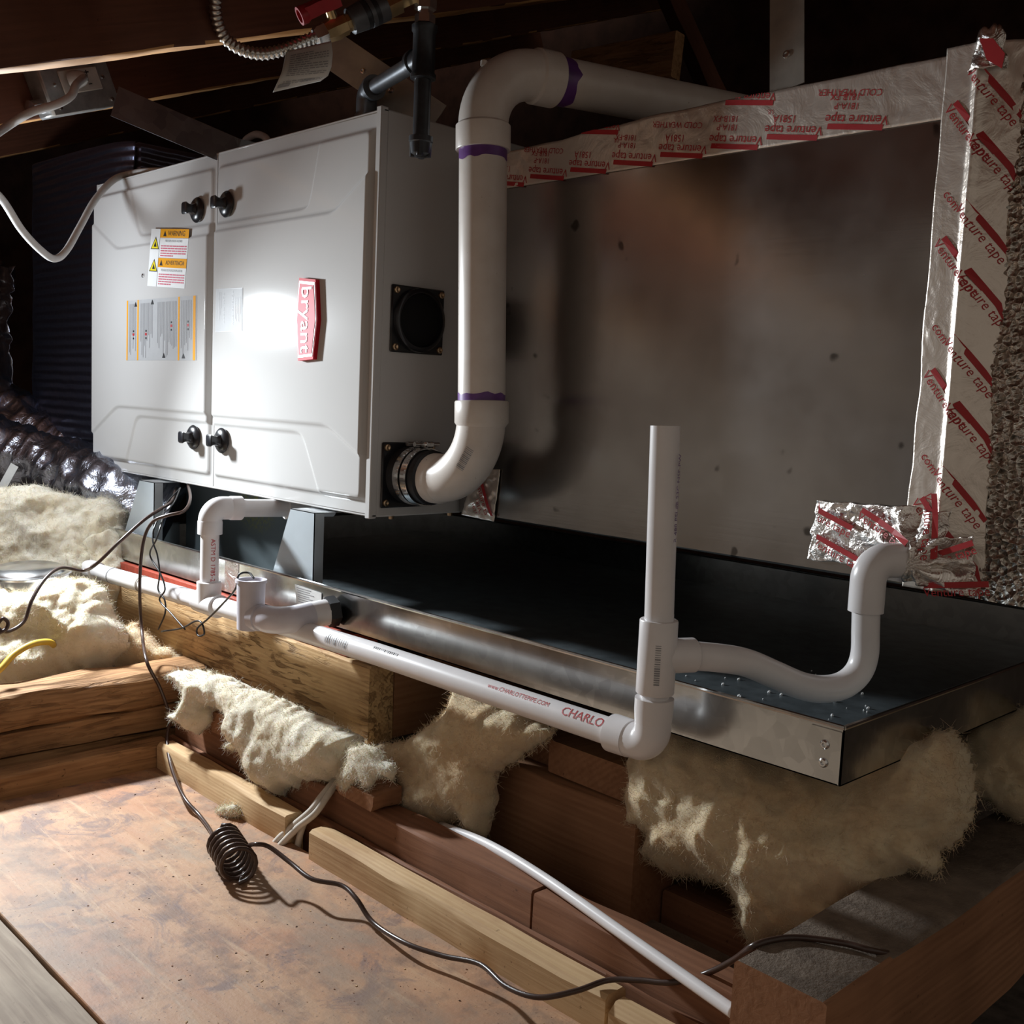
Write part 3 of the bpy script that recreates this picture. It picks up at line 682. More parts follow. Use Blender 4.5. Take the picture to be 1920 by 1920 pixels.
# intake and exhaust ports on the furnace side
def port(yc, zc, nm, lab, open_):
    b = B(); b.box((0.0, yc - 0.0455, zc - 0.0445), (0.004, yc + 0.0455, zc + 0.0445), 0.0015)
    if open_: b.lathe([(0.003, 0.0435), (0.010, 0.0425), (0.012, 0.040), (0.012, 0.0365), (0.004, 0.035)], (0, yc, zc), (1, 0, 0), 36, caps=False)
    o = b.make(nm, 'black_plastic', fur); o['label'] = lab
    if open_:
        b = B(); b.lathe([(0.0042, 0.036), (0.0046, 0.0355)], (0, yc, zc), (1, 0, 0), 32); b.make('port_opening', 'black_hole', o)
    for sy in (-1, 1):
        for sz in (-1, 1):
            b = B(); b.lathe([(0.0, 0.0048), (0.0025, 0.0046), (0.0032, 0.003), (0.0022, 0.0012)], (0.004, yc + sy * 0.0385, zc + sz * 0.0375), (1, 0, 0), 12); b.make('screw', 'screw_brass', o)
    return o
port(0.0635, 0.267, 'intake_port', 'black square air intake port', True)
ex = port(0.056, 0.057, 'exhaust_port', 'black square exhaust port', False)
b = B(); b.lathe([(0.003, 0.040), (0.012, 0.0375), (0.050, 0.0365), (0.056, 0.0365), (0.058, 0.034), (0.058, 0.030)], (0, 0.056, 0.057), (1, 0, 0), 36); b.make('rubber_sleeve', 'black_rubber', ex)
for x in (0.018, 0.034):
    b = B(); b.lathe([(0, 0.0385), (0, 0.0398), (0.011, 0.0392), (0.011, 0.038)], (x, 0.056, 0.057), (1, 0, 0), 36, caps=False)
    b.box((x - 0.001, 0.050, 0.0965), (x + 0.012, 0.066, 0.105), 0.002); b.tube([(x + 0.005, 0.036, 0.101), (x + 0.005, 0.078, 0.101)], 0.0032, 10)
    for k in range(14):
        a = math.radians(20 + k * 8); b.box((-0.0004, -0.0009, -0.0008), (0.0070, 0.0009, 0.0008), 0, Matrix.Translation((x + 0.002, 0.056 - 0.0396 * math.sin(a), 0.057 + 0.0396 * math.cos(a))) @ Matrix.Rotation(a, 4, 'X'))
    b.make('hose_clamp', 'steel_bright', ex)
for px in ((733, 972), (843, 967)):
    p = at(*px, 'x', -0.004); b = B(); b.lathe([(0, 0.004), (0.004, 0.0035)], (p.x, p.y, 0.0), (0, 0, -1), 10); b.make('bottom_screw', 'screw_brass', fur)
b = B(); pts = [at(458, 275, 'y', 0.09), at(462, 262, 'y', 0.09), at(480, 252, 'y', 0.09), at(498, 258, 'y', 0.09), at(505, 272, 'y', 0.09)]
pts = [V((p.x, p.y, max(p.z, FH + 0.002))) for p in pts]; b.tube(catmull(pts, 6), 0.006, 10); b.make('cable_loop', 'cord_grey', fur)

# triangular legs standing in the pan and carrying the furnace
def leg(px_top0, px_top1, px_bot0, px_bot1, lab):
    y = PY0 + 0.014
    tz = -0.002; bz = PZ0 + t_
    a = at(*px_top0, 'y', y).x; c = at(*px_top1, 'y', y).x; d = at(*px_bot0, 'y', y).x; e = c
    b = B(); d2 = d - (a - d) * (PZ1 - bz) / (tz - PZ1) * 0.6
    b.prism([(a, y, tz), (e, y, tz), (e, y, bz), (d2, y, bz)], (0, 0.0012, 0)); t = b.make('support_leg', 'leg_zinc', fur)
    b = B(); b.prism([(e, y, tz), (e, y, bz), (e, y + 0.016, bz), (e, y + 0.016, tz)], (-0.0012, 0, 0)); b.make('side_flange', 'leg_zinc', t)
    b = B(); b.box((a, y, tz - 0.001), (e, y + 0.05, tz)); b.make('top_flange', 'galvanised', t)
    return t
leg((545, 955), (590, 955), (508, 1075), (590, 1090), 'tapered metal leg right of the elbowed drain riser')
leg((262, 897), (289, 897), (231, 990), (289, 1010), 'tapered metal leg at the left end of the furnace')

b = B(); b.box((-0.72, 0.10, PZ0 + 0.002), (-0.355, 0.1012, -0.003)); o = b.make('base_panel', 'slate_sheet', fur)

# ================================================================== COIL BOX AND FOIL TAPE
YC = 0.1475
coil = thing('coil_cabinet', 'large plain grey metal coil box edged with red printed foil tape', 'coil box', (0.36, 0.4, 0.0))
b = B(); b.box((0.003, YC + 0.003, 0.0), (0.708, 0.68, 0.498), 0.002); b.make('cabinet', 'coil_panel_steel', coil)
b = B(); b.box((0.03, YC, 0.0023), (0.681, YC + 0.004, 0.4495), 0.0008); b.make('front_panel', 'coil_panel_steel', coil)
def crump(x, z, amp, f=1.0, sd=0.0):
    p = V((x * 42 * f + sd, z * 42 * f, sd)); a = 1 - abs(noise.noise(p)) * 2
    q = V((x * 105 * f + sd, z * 105 * f, 3 + sd)); c = 1 - abs(noise.noise(q)) * 2
    lowm = max(0.0, noise.noise(V((x * 9, z * 9, 5 + sd))) + 0.25)
    return amp * (0.35 + 1.3 * lowm) * (0.6 * a + 0.4 * c)
def sheet(fn, nu, nv, name, mat, parent, thick=0.0004):
    """fn(u,v)->point; closed thin sheet"""
    vs = [fn(i / nu, j / nv) for j in range(nv + 1) for i in range(nu + 1)]; W = nu + 1
    fs = [(j * W + i, j * W + i + 1, (j + 1) * W + i + 1, (j + 1) * W + i) for j in range(nv) for i in range(nu)]
    me = bpy.data.meshes.new(name); me.from_pydata([tuple(v) for v in vs], [], fs); me.polygons.foreach_set('use_smooth', [True] * len(fs)); me.update()
    o = link(name, me, mat, parent); md = o.modifiers.new('thickness', 'SOLIDIFY'); md.thickness = thick; md.offset = 0; return o
ZT0, ZT1 = 0.4475, 0.506
TX0, TX1 = 0.045, 0.712
def top_edge(x): return ZT1 - 0.010 + 0.010 * sstep(np.array((x - 0.05) / 0.35)) + 0.0015 * noise.noise(V((x * 20, 1, 2)))
def tape_top(p): return V((p.x, YC - 0.0012 - crump(p.x, p.z, 0.0016), p.z))
def f_top(u, v):
    x = TX0 + (TX1 - TX0) * u; te = float(top_edge(x))
    if v < 0.75: z = ZT0 + (te - ZT0) * v / 0.75; return tape_top(V((x, 0, z)))
    k = (v - 0.75) / 0.25; p = tape_top(V((x, 0, te))); return V((p.x, p.y + 0.06 * k, te + 0.002 * math.sin(k * 3) + crump(x, k, 0.0008)))
tp = sheet(f_top, 200, 26, 'top_tape', 'foil_tape', coil); tp['label'] = 'foil tape along the top of the coil box'
def print_tape(b, x, z, items, conf, ang=0.0):
    for txt, dx, dz, sz in items:
        ux = V((-math.cos(ang), 0, -math.sin(ang))); uy = V((math.sin(ang), 0, -math.cos(ang)))
        o = V((x, 0, z)) + ux * dx + uy * dz
        if txt == 'BAR': b.raw([conf(o + ux * a + uy * c) for a, c in ((-0.031, -0.0028), (-0.01, -0.0028), (0.01, -0.0028), (0.031, -0.0028), (0.031, 0.0028), (0.01, 0.0028), (-0.01, 0.0028), (-0.031, 0.0028))], [(0, 1, 6, 7), (1, 2, 5, 6), (2, 3, 4, 5)])
        else: put_words(b, txt, o, ux, uy, sz, conf)
b = B(); cf = lambda p: tape_top(p) - V((0, 0.0006, 0)); A_ = -0.16
k = 0; x = 0.085
while x < 0.66:
    print_tape(b, x, 0.4640, [('Venture tape', 0, 0.003, 0.0135), ('BAR', 0, 0.0105, 0)], cf, A_)
    if k % 2: print_tape(b, x - 0.012, 0.476, [('181A-P', 0, 0, 0.0095), ('181B-FX', 0.004, -0.009, 0.0095)], cf, A_)
    else: print_tape(b, x - 0.012, 0.4745, [('1581A', 0, 0, 0.011)], cf, A_)
    if k % 3 == 1: print_tape(b, x - 0.01, 0.489, [('COLD WEATHER', 0, 0, 0.0095)], cf, A_)
    elif k % 3 == 2: print_tape(b, x + 0.014, 0.498, [('BAR', 0, 0.0, 0), ('Venture tape', 0, -0.0065, 0.0125)], lambda p: cf(V((p.x, p.y, min(p.z, float(top_edge(p.x)))))), A_)
    else: print_tape(b, x - 0.03, 0.484, [('UL', 0, 0, 0.007)], cf, A_)
    x += 0.072; k += 1
b.make('tape_lettering', 'ink_red', tp, edge=False)
# tape down the right corner of the box and round on to the duct
XC = 0.710
def corner_y(x): return YC if x <= XC else YC + (x - XC) * 0.55
def tape_side(p):
    rid = 0.004 * math.exp(-((p.x - XC) / 0.004) ** 2)
    return V((p.x, corner_y(p.x) - 0.0022 - rid - crump(p.x, p.z * 0.6, 0.0013, 1.0, 4.0), p.z))
def f_side(u, v):
    z = 0.0 + 0.512 * v; x = 0.677 + 0.003 * noise.noise(V((v * 9, 0, 0))) + (0.746 - 0.677) * u; return tape_side(V((x, 0, z)))
ts = sheet(f_side, 50, 220, 'corner_tape', 'foil_tape', coil); ts['label'] = 'foil tape down the right corner of the coil box'
b = B(); z = 0.03; k = 0
cs = lambda p: tape_side(p) - V((0, 0.0007, 0))
while z < 0.49:
    x = (0.729, 0.704, 0.722, 0.694)[k % 4]
    print_tape(b, x, z, [('BAR', 0, 0.006, 0), ('Venture tape', 0, -0.002, 0.0125)] if k % 4 < 3 else [('com', 0, 0, 0.012)], lambda p: cs(V((min(p.x, 0.746), p.y, p.z))), math.radians(-52 + 180))
    z += 0.031; k += 1
b.make('tape_lettering', 'ink_red', ts, edge=False)
# knob of bunched tape at the top right corner
def f_knob(u, v):
    a = u * 2 * math.pi; r = 0.017 * (1 - 0.45 * v) * (1 + 0.3 * noise.noise(V((math.cos(a) * 2, math.sin(a) * 2, v * 3)))); c = V((0.716, YC + 0.004, 0.486 + 0.037 * v))
    return c + V((r * math.cos(a), r * 0.6 * math.sin(a) - 0.004, 0.004 * noise.noise(V((a * 2, v * 4, 1)))))
sheet(f_knob, 40, 14, 'tape_tuft', 'foil_crumpled', coil)
b = B(); q = [at(*p, 'y', YC - 0.012) for p in ((1836, 72), (1862, 72), (1884, 100), (1878, 128), (1850, 112))]; b.prism(q, (0, 0.001, 0)); b.make('tape_print', 'ink_red', coil)
# bottom left tape tail
def f_tail(u, v):
    p = at(895, 880, 'y', YC).lerp(at(940, 880, 'y', YC), u).lerp(at(868, 965, 'y', YC).lerp(at(929, 978, 'y', YC), u), v); return V((p.x, YC - 0.0016 - crump(p.x, p.z, 0.0025, 1.2, 8), p.z))
tl = sheet(f_tail, 26, 40, 'tape_tail', 'foil_tape', coil)
b = B(); c = at(905, 940, 'y', YC); cf3 = lambda p: V((p.x, YC - 0.0062, max(p.z, 0.005)))
print_tape(b, c.x + 0.004, c.z, [('BAR', 0, 0.010, 0), ('Venture tape', 0, 0.003, 0.0125), ('181A-P', 0.006, -0.008, 0.0095), ('181B-FX', 0.012, -0.018, 0.0095)], cf3, math.radians(115)); b.make('tape_lettering', 'ink_red', tl, edge=False)
# crumpled tape patch where the drain enters
def f_patch(q, sd, amp, yoff):
    c = [at(*p, 'y', YC - yoff) for p in q]
    def f(u, v):
        p = c[0].lerp(c[1], u).lerp(c[3].lerp(c[2], u), v); e = 0.004 * noise.noise(V((u * 5 + sd, v * 5, 1)))
        dd = math.hypot(p.x - 0.694, (p.z - 0.026)); pull = 0.022 * math.exp(-(dd / 0.030) ** 2)
        rad = math.sin(math.atan2(p.z - 0.026, p.x - 0.694) * 9 + sd) * 0.004 * math.exp(-((dd - 0.035) / 0.03) ** 2)
        return V((p.x + e, p.y - 0.002 - pull - rad - crump(p.x, p.z, amp, 1.0, sd), p.z + e))
    return f
pt = sheet(f_patch(((1535, 938), (1786, 958), (1762, 1075), (1517, 1047)), 2.0, 0.0045, 0.001), 90, 60, 'drain_tape', 'foil_crumpled', coil); pt['label'] = 'crumpled foil tape around the drain outlet'
sheet(f_patch(((1722, 1010), (1828, 1005), (1832, 1120), (1712, 1088)), 6.0, 0.0055, 0.004), 50, 50, 'drain_tape', 'foil_crumpled', coil)
b = B()
xlim = at(1540, 1000, 'y', YC).x
cfp = lambda p: V((max(p.x, xlim), YC - 0.0098 - (0.022 * math.exp(-(math.hypot(p.x - 0.694, p.z - 0.026) / 0.03) ** 2)), p.z))
for px, an in (((1672, 985), 155), ((1560, 965), 160), ((1585, 1030), 160), ((1765, 985), 100)):
    c = at(*px, 'y', YC); print_tape(b, c.x, c.z, [('BAR', 0, 0.0, 0), ('Venture tape', 0, -0.007, 0.012)], cfp, math.radians(an))
for px, an in (((1775, 1035), 205), ((1800, 1095), 190)):
    c = at(*px, 'y', YC - 0.006); print_tape(b, c.x, c.z, [('BAR', 0, 0.0, 0), ('Venture tape', 0, -0.007, 0.012)], lambda p: V((p.x, YC - 0.016, p.z)), math.radians(an))
b.make('tape_lettering', 'ink_red', pt, edge=False)

# supply duct right of the coil box, wrapped in bubble foil
def f_duct(u, v):
    x = 0.735 + 0.40 * u; z = -0.004 + 0.508 * v + 0.006 * noise.noise(V((x * 8, 0, 3)))
    h = noise.noise(V((x * 150, z * 150, 0))); h2 = noise.noise(V((x * 14, z * 14, 7)))
    return V((x, corner_y(0.742) - 0.0035 * abs(h) - 0.004 * h2 - 0.002, z))
duct = thing('supply_duct', 'supply duct wrapped in silver bubble foil at the right edge', 'duct', (0.95, 0.4, -0.004))
b = B(); b.box((0.716, corner_y(0.742) + 0.012, 0.0), (1.135, 0.66, 0.500), 0.01); b.make('duct_body', 'foil_bubble', duct)
sheet(f_duct, 230, 300, 'bubble_wrap', 'foil_bubble', duct)

# ================================================================== METAL STRAPS
def strap(name, pts, width, wdir, lab, holes, mat='strap_steel', th=0.0012):
    pts = [V(p) for p in pts]; t = thing(name, lab, 'strap', pts[-1], 'metal hanger straps'); b = B()
    for i in range(len(pts) - 1):
        a, c = pts[i], pts[i + 1]; d = (c - a).normalized(); wv = V(wdir) - d * V(wdir).dot(d); wv = wv.normalized() * width / 2; nn = d.cross(wv).normalized() * th
        b.raw([a - wv, a + wv, c + wv, c - wv, a - wv + nn, a + wv + nn, c + wv + nn, c - wv + nn], [(0, 1, 2, 3), (4, 5, 6, 7), (0, 1, 5, 4), (1, 2, 6, 5), (2, 3, 7, 6), (3, 0, 4, 7)])
    b.make('strap_band', mat, t)
    a, c = pts[0], pts[-1]; d = (c - a).normalized(); wv = V(wdir) - d * V(wdir).dot(d); nn = d.cross(wv).normalized()
    if nn.dot(CAM - a) < 0: nn = -nn
    for h in holes:
        p = a.lerp(c, h) + nn * 0.0013; b = B(); b.lathe([(0, 0.0045), (0.0015, 0.004), (0.002, 0.0022), (0.0006, 0.002)], p, nn, 12); b.make('strap_rivet', 'steel_bright', t)
s0, s1 = dep(215, 190, 1.62), at(445, 288, 'z', FH + 0.004)
strap('hanger_strap', [s0, s1, s1 + V((0.0, 0.12, 0))], 0.048, UPV, 'dark metal strap slanting down to the furnace top behind the left door', (0.45, 0.75))
s0, s1 = dep(600, 78, 1.50), at(818, 228, 'z', FH + 0.004)
strap('hanger_strap', [s0, s1], 0.050, UPV, 'metal strap slanting behind the gas pipes to the furnace top right corner', (0.38, 0.62, 0.93), 'strap_zinc')
s0 = at(1476, -150, 'y', 0.19); s1 = at(1476, 168, 'y', 0.155)
strap('hanger_strap', [s0, s1], 0.041, (1, 0, 0), 'upright metal strap holding the top of the coil box', (0.80,), 'strap_zinc')

# ================================================================== VENT PIPE (2 inch pvc)
RP, RH = 0.0302, 0.0345
vent = thing('vent_pipe', 'off-white plastic exhaust vent pipe rising from the furnace side and bending back', 'vent pipe', (0.143, 0.058, 0.02))
pv = V((0.143, 0.058, 0.0)); lean = -0.017 / 0.325
def axis(z): return V((0.144 + lean * (z - 0.164), 0.058, z))
rb = 0.078
elb = fillet([V((0.054, 0.057, 0.057)), V((0.1445, 0.0575, 0.057)), axis(0.150)], rb, 18)
b = B(); b.tube(elb, RP + 0.001, 36); b.lathe([(-0.002, RP), (-0.002, RH - 0.001), (0.018, RH - 0.001), (0.022, RP)], elb[0], (1, 0, 0), 36)
d_up = (axis(0.3) - axis(0.2)).normalized()
b.lathe([(-0.010, RP), (-0.004, RH), (0.022, RH), (0.0235, RH - 0.001), (0.0235, RP)], axis(0.139), d_up, 36)
le = b.make('lower_elbow', 'pvc_aged', vent)
b = B(); b.tube([axis(0.146), axis(0.485)], RP, 40); b.make('riser', 'pvc_aged', vent)
top = axis(0.488)
endd = V((0.22, 1.0, 0.02)).normalized()
cor = axis(0.578)
e2 = fillet([top, cor, cor + endd * 0.105], 0.075, 18)
b = B(); b.tube(e2, RP + 0.0012, 40)
b.lathe([(0.0, RP), (0.0, RH - 0.0005), (0.001, RH), (0.030, RH), (0.034, RP)], axis(0.474), d_up, 40)
e_end = cor + endd * 0.105
b.lathe([(-0.034, RP), (-0.030, RH), (0.0, RH), (0.001, RH - 0.001), (0.001, RP)], e_end, endd, 40)
b.make('upper_elbow', 'pvc_aged', vent)
b = B(); pn = e2[10] + (d_up * 0.7 - endd * 0.7).normalized() * RP; b.lathe([(0, 0.0045), (0.006, 0.0042), (0.007, 0.003)], pn + V((0, 0, 0.0)), (0, 0, 1), 12); b.make('mould_nub', 'pvc_aged', vent)
b = B(); b.tube([e_end - endd * 0.01, e_end + endd * 0.85 + V((0, 0, 0.01))], RP, 36); b.make('rear_run', 'pvc_aged', vent)
def primer(o_, ax, h, sd, seg=40):
    b = B(); o_ = V(o_); ax = V(ax).normalized(); a = ax.orthogonal().normalized(); c = ax.cross(a); r0 = []; r1 = []
    for k in range(seg):
        q = 2 * math.pi * k / seg; dr = (a * math.cos(q) + c * math.sin(q)) * (RP + 0.0003); hh = h * (1 + 0.5 * noise.noise(V((math.cos(q) * 2 + sd, math.sin(q) * 2, sd))))
        r0.append(b.bm.verts.new(o_ + dr)); r1.append(b.bm.verts.new(o_ + dr + ax * hh))
    for k in range(seg): f = b.face([r0[k], r0[(k + 1) % seg], r1[(k + 1) % seg], r1[k]]); f.smooth = True
    return b.make('primer_ring', 'primer_purple', vent)
primer(axis(0.474), -d_up, 0.012, 1); primer(axis(0.1625), d_up, 0.009, 2); primer(e_end, endd, 0.020, 3)
# barcode on the lower elbow, marks
def bars_on_tube(c0, ax, outdir, r, n, h, mat, parent, name, sd, wid=0.0011, gap=1.9):
    """bars across the axis, wrapped on a cylinder of radius r"""
    b = B(); ax = V(ax).normalized(); out = (V(outdir) - ax * V(outdir).dot(ax)).normalized(); sidev = ax.cross(out); rn = random.Random(sd)
    for i in range(n):
        w_ = wid * rn.choice((0.5, 0.8, 1.2)); o_ = V(c0) + ax * (i * wid * gap)
        vs = []
        for k in range(5):
            a = (k / 4 - 0.5) * h / r; p = o_ + (out * math.cos(a) + sidev * math.sin(a)) * (r + 0.0004); vs += [p - ax * w_ / 2, p + ax * w_ / 2]
        b.raw(vs, [(2 * k, 2 * k + 1, 2 * k + 3, 2 * k + 2) for k in range(4)])
    return b.make(name, mat, parent, edge=False)
bars_on_tube(elb[11] + V((0.0, 0, 0.0)), (elb[15] - elb[9]), V((0.55, -0.84, 0)), RP + 0.0018, 14, 0.011, 'ink_grey', vent, 'barcode_print', 3, 0.0013)

# ================================================================== CONDENSATE DRAIN LINE (3/4 inch pvc)
RD, RF = 0.01335, 0.0170
drain = thing('drain_line', 'long white drain pipe along the pan front with open standpipe and trap', 'drain pipe', (0.0, -0.10, -0.15))
SX, SY = 0.568, -0.100
zl = lambda x: -0.1435 - 0.016 * max(0.0, (0.15 - x) / 0.75) ** 1.3
long_pts = [V((x, SY, zl(x))) for x in (-0.680, -0.5, -0.35, -0.2, 0.0, 0.15, 0.3, SX - 0.03)]
b = B(); b.tube(long_pts, RD, 24); lp = b.make('long_run', 'pvc_white', drain)
b = B(); b.lathe([(-0.012, RF * 0.7), (-0.010, RF), (0.030, RF), (0.031, RD)], long_pts[0], (1, 0, 0), 24); b.make('end_coupling', 'pvc_white', drain)
for x in (-0.585, -0.475, -0.470):
    b = B(); b.lathe([(0, RD + 0.0002), (0, RD + 0.0008), (0.0025, RD + 0.0008), (0.0025, RD + 0.0002)], (x, SY, zl(x)), (1, 0, 0), 24, caps=False); b.make('pipe_ring', 'cord_tan' if x > -0.48 else 'ink_grey', drain)
ze = zl(SX)
b = B(); b.tube(fillet([V((SX - 0.045, SY, ze)), V((SX, SY, ze)), V((SX, SY, ze + 0.045))], 0.016, 10), RF, 28)
b.lathe([(-0.001, RD), (0, RF + 0.0012), (0.004, RF + 0.0012), (0.022, RF + 0.0008)], (SX - 0.047, SY, ze), (1, 0, 0), 28)
b.lathe([(0.0, RF), (0.012, RF + 0.001), (0.023, RF + 0.001), (0.0235, RD)], (SX, SY, ze + 0.022), (0, 0, 1), 28); b.make('corner_elbow', 'pvc_white', drain)
b = B(); b.tube([(SX, SY, ze + 0.03), (SX, SY, -0.02)], RD, 24); b.make('tee_nipple', 'pvc_white', drain)
tdir = V((0.090, 0.19, 0.0)).normalized(); TZ = -0.060
b = B(); b.lathe([(-0.034, RD), (-0.034, RF), (-0.033, RF + 0.0006), (0.033, RF + 0.0006), (0.034, RF), (0.034, RD)], (SX, SY, TZ), (0, 0, 1), 28)
b.lathe([(0, RF - 0.001), (0.037, RF - 0.001), (0.038, RF - 0.002), (0.038, RD)], (SX, SY, TZ), tdir, 28); b.make('tee', 'pvc_white', drain)
b = B(); tp_ = V((SX - 0.006, SY, 0.149)); bt = V((SX, SY, -0.03)); b.tube([bt, tp_], RD, 28, caps=False); b.tube([bt.lerp(tp_, 0.5), tp_ - V((0, 0, 0.0))], RD - 0.0028, 24, caps=False)
ax_ = (tp_ - bt).normalized(); b.lathe([(0, RD - 0.0028), (0, RD)], tp_, ax_, 28, caps=False); b.make('standpipe', 'pvc_white', drain)
T0 = V((SX, SY, TZ)) + tdir * 0.03
cent = [(1300, 1232), (1350, 1234), (1400, 1243), (1455, 1266), (1500, 1285), (1540, 1292), (1580, 1285), (1608, 1262), (1621, 1228), (1623, 1180), (1624, 1135)]
pl_n = V((tdir.y, -tdir.x, 0)); tr = [T0] + [on(px, py, T0, pl_n) for px, py in cent[1:]]
b = B(); b.tube(catmull(tr, 6), RD, 24); b.make('trap_bend', 'pvc_white', drain)
el = tr[-1]; out = V((0.694, YC + 0.005, 0.027)); kz = 0.027
b = B(); b.tube(fillet([el - V((0, 0, 0.006)), V((el.x, el.y, kz)), out], 0.020, 12), [RF] * 99 if False else RF, 28, caps=True); b.make('trap_elbow', 'pvc_white', drain)
# prints on the pipes
b = B()
def on_long(p): # wrap text laid flat in x,z onto the pipe front/top
    a = math.radians(48) + p.z / RD; return V((p.x, SY - math.cos(a) * (RD + 0.0003), zl(p.x) + math.sin(a) * (RD + 0.0003)))
put_words(b, 'www.CHARLOTTEPIPE.COM', V((0.400, 0, 0)), (1, 0, 0), (0, 0, 1), 0.0072, on_long); b.make('pipe_print', 'ink_red', drain, edge=False); b = B(); put_words(b, 'CHARLO', V((0.490, 0, -0.001)), (1, 0, 0), (0, 0, 1), 0.0135, on_long)
def on_stand(cx, cy, az, r): return lambda p: V((cx + math.cos(az + p.y / r) * (r + 0.0004), cy + math.sin(az + p.y / r) * (r + 0.0004), p.z))
cam_az = math.atan2(CAM.y - SY, CAM.x - SX); b.make('pipe_print', 'ink_red', drain, edge=False); b = B()
put_words(b, 'PE', V((0, 0, -0.1075)), (0, 0, -1), (0, 1, 0), 0.017, on_stand(SX, SY, cam_az + 0.35, RD)); b.make('pipe_print', 'ink_red', drain, edge=False)
b = B(); put_words(b, 'PVC-1120 SCH 40 PR 480 PSI @ 23C NSF-PW', V((0, 0, 0.055)), (0, 0, 1), (0, -1, 0), 0.0072, on_stand(SX - 0.003, SY, cam_az + 1.15, RD)); b.make('pipe_print', 'primer_purple', drain, edge=False)
bars_on_tube((SX, SY, TZ - 0.022), (0, 0, 1), V((math.cos(cam_az + 0.05), math.sin(cam_az + 0.05), 0)), RF + 0.0006, 18, 0.005, 'ink_grey', drain, 'barcode_print', 5, 0.0011)
bars_on_tube((0.060, SY, zl(0.06)), (1, 0, 0), (0, -1, 0.5), RD, 12, 0.012, 'ink_grey', drain, 'barcode_print', 8, 0.0022)
bars_on_tube((0.155, SY, zl(0.155)), (1, 0, 0), (0, -0.8, 1), RD, 14, 0.0035, 'ink_grey', drain, 'barcode_print', 9, 0.0018)

# furnace drain riser dropping into the long pipe
FX = -0.258
fd = thing('furnace_drain', 'short white plastic drain riser with elbow from under the furnace into the long pipe', 'drain pipe', (FX, SY, zl(FX)))
ztop = -0.010
b = B(); b.tube([(FX, SY, zl(FX) + 0.02), (FX, SY, ztop - 0.02)], RD, 24); b.make('riser', 'pvc_white', fd)
hd = V((0.1, 1, -0.03)).normalized()
b = B(); b.tube(fillet([V((FX, SY, ztop - 0.036)), V((FX, SY, ztop)), V((FX, SY, ztop)) + hd * 0.045], 0.018, 12), RF, 28)
b.lathe([(0, RD), (0, RF + 0.0008), (0.018, RF + 0.0008), (0.020, RF)], (FX, SY, ztop - 0.038), (0, 0, 1), 28); b.lathe([(-0.018, RF), (-0.016, RF + 0.0008), (0, RF + 0.0008), (0, RD)], V((FX, SY, ztop)) + hd * 0.047, hd, 28); b.make('elbow', 'pvc_white', fd)
b = B(); b.tube([V((FX, SY, ztop)) + hd * 0.04, V((FX, SY, ztop)) + hd * 0.20], RD, 24); b.lathe([(0, RF), (0.05, RF), (0.051, RD)], V((FX, SY, ztop)) + hd * 0.12, hd, 24); b.make('branch', 'pvc_white', fd)
b = B(); b.lathe([(-0.030, RD), (-0.029, RF), (0.029, RF), (0.030, RD)], (FX, SY, zl(FX)), (1, 0, 0), 28); b.lathe([(0, RF), (0.032, RF + 0.001), (0.033, RD)], (FX, SY, zl(FX)), (0, 0, 1), 28); b.make('tee', 'pvc_white', fd)
b = B(); az = math.atan2(CAM.y - SY, CAM.x - FX); put_words(b, '. Code  ASTM D 1785-21A', V((0, 0, -0.075)), (0, 0, -1), (0, 1, 0), 0.0095, on_stand(FX, SY, az + 0.35, RD)); b.make('pipe_print', 'ink_red', fd, edge=False)

# float switch cup and pan outlet
CX, CYY = -0.076, -0.138
fs = thing('float_switch', 'lilac-white float switch cup with bent outlet fitting screwed to the pan', 'float switch', (CX, CYY, -0.15))
b = B(); b.lathe([(-0.152, 0.010), (-0.150, 0.0175), (-0.098, 0.0185), (-0.088, 0.0185), (-0.088, 0.0205), (-0.084, 0.0205), (-0.084, 0.0165), (-0.088, 0.016)], (CX, CYY, 0.0), (0, 0, 1), 32); b.make('cup', 'pvc_cup', fs)
WX, WZ = at(630, 1148, 'y', PY0 - 0.004).x, -0.123
j0 = V((CX, CYY, -0.133)); j1 = V((-0.020, -0.128, -0.131)); j2 = V((WX, PY0 - 0.012, WZ))
b = B(); b.tube([j0, j0.lerp(j1, 0.75)], 0.0158, 28); b.lathe([(0, 0.018), (0.012, 0.018), (0.013, 0.0158)], j0.lerp(j1, 0.15), (j1 - j0), 28); b.make('tee_branch', 'pvc_cup', fs)
b = B(); b.tube(fillet([j0.lerp(j1, 0.55), j1 + V((0.006, -0.002, 0)), j1.lerp(j2, 0.6)], 0.030, 10), 0.0178, 28); b.make('bend', 'pvc_cup', fs)
b = B(); b.tube([j1.lerp(j2, 0.5), j2], 0.0175, 28); o = b.make('adapter', 'pvc_white', fs)
b = B(); b.lathe([(-0.006, 0.020), (-0.004, 0.0205), (0.008, 0.0205), (0.009, 0.018)], j2, (j2 - j1), 6, smooth=False); b.make('locknut', 'black_rubber', fs)

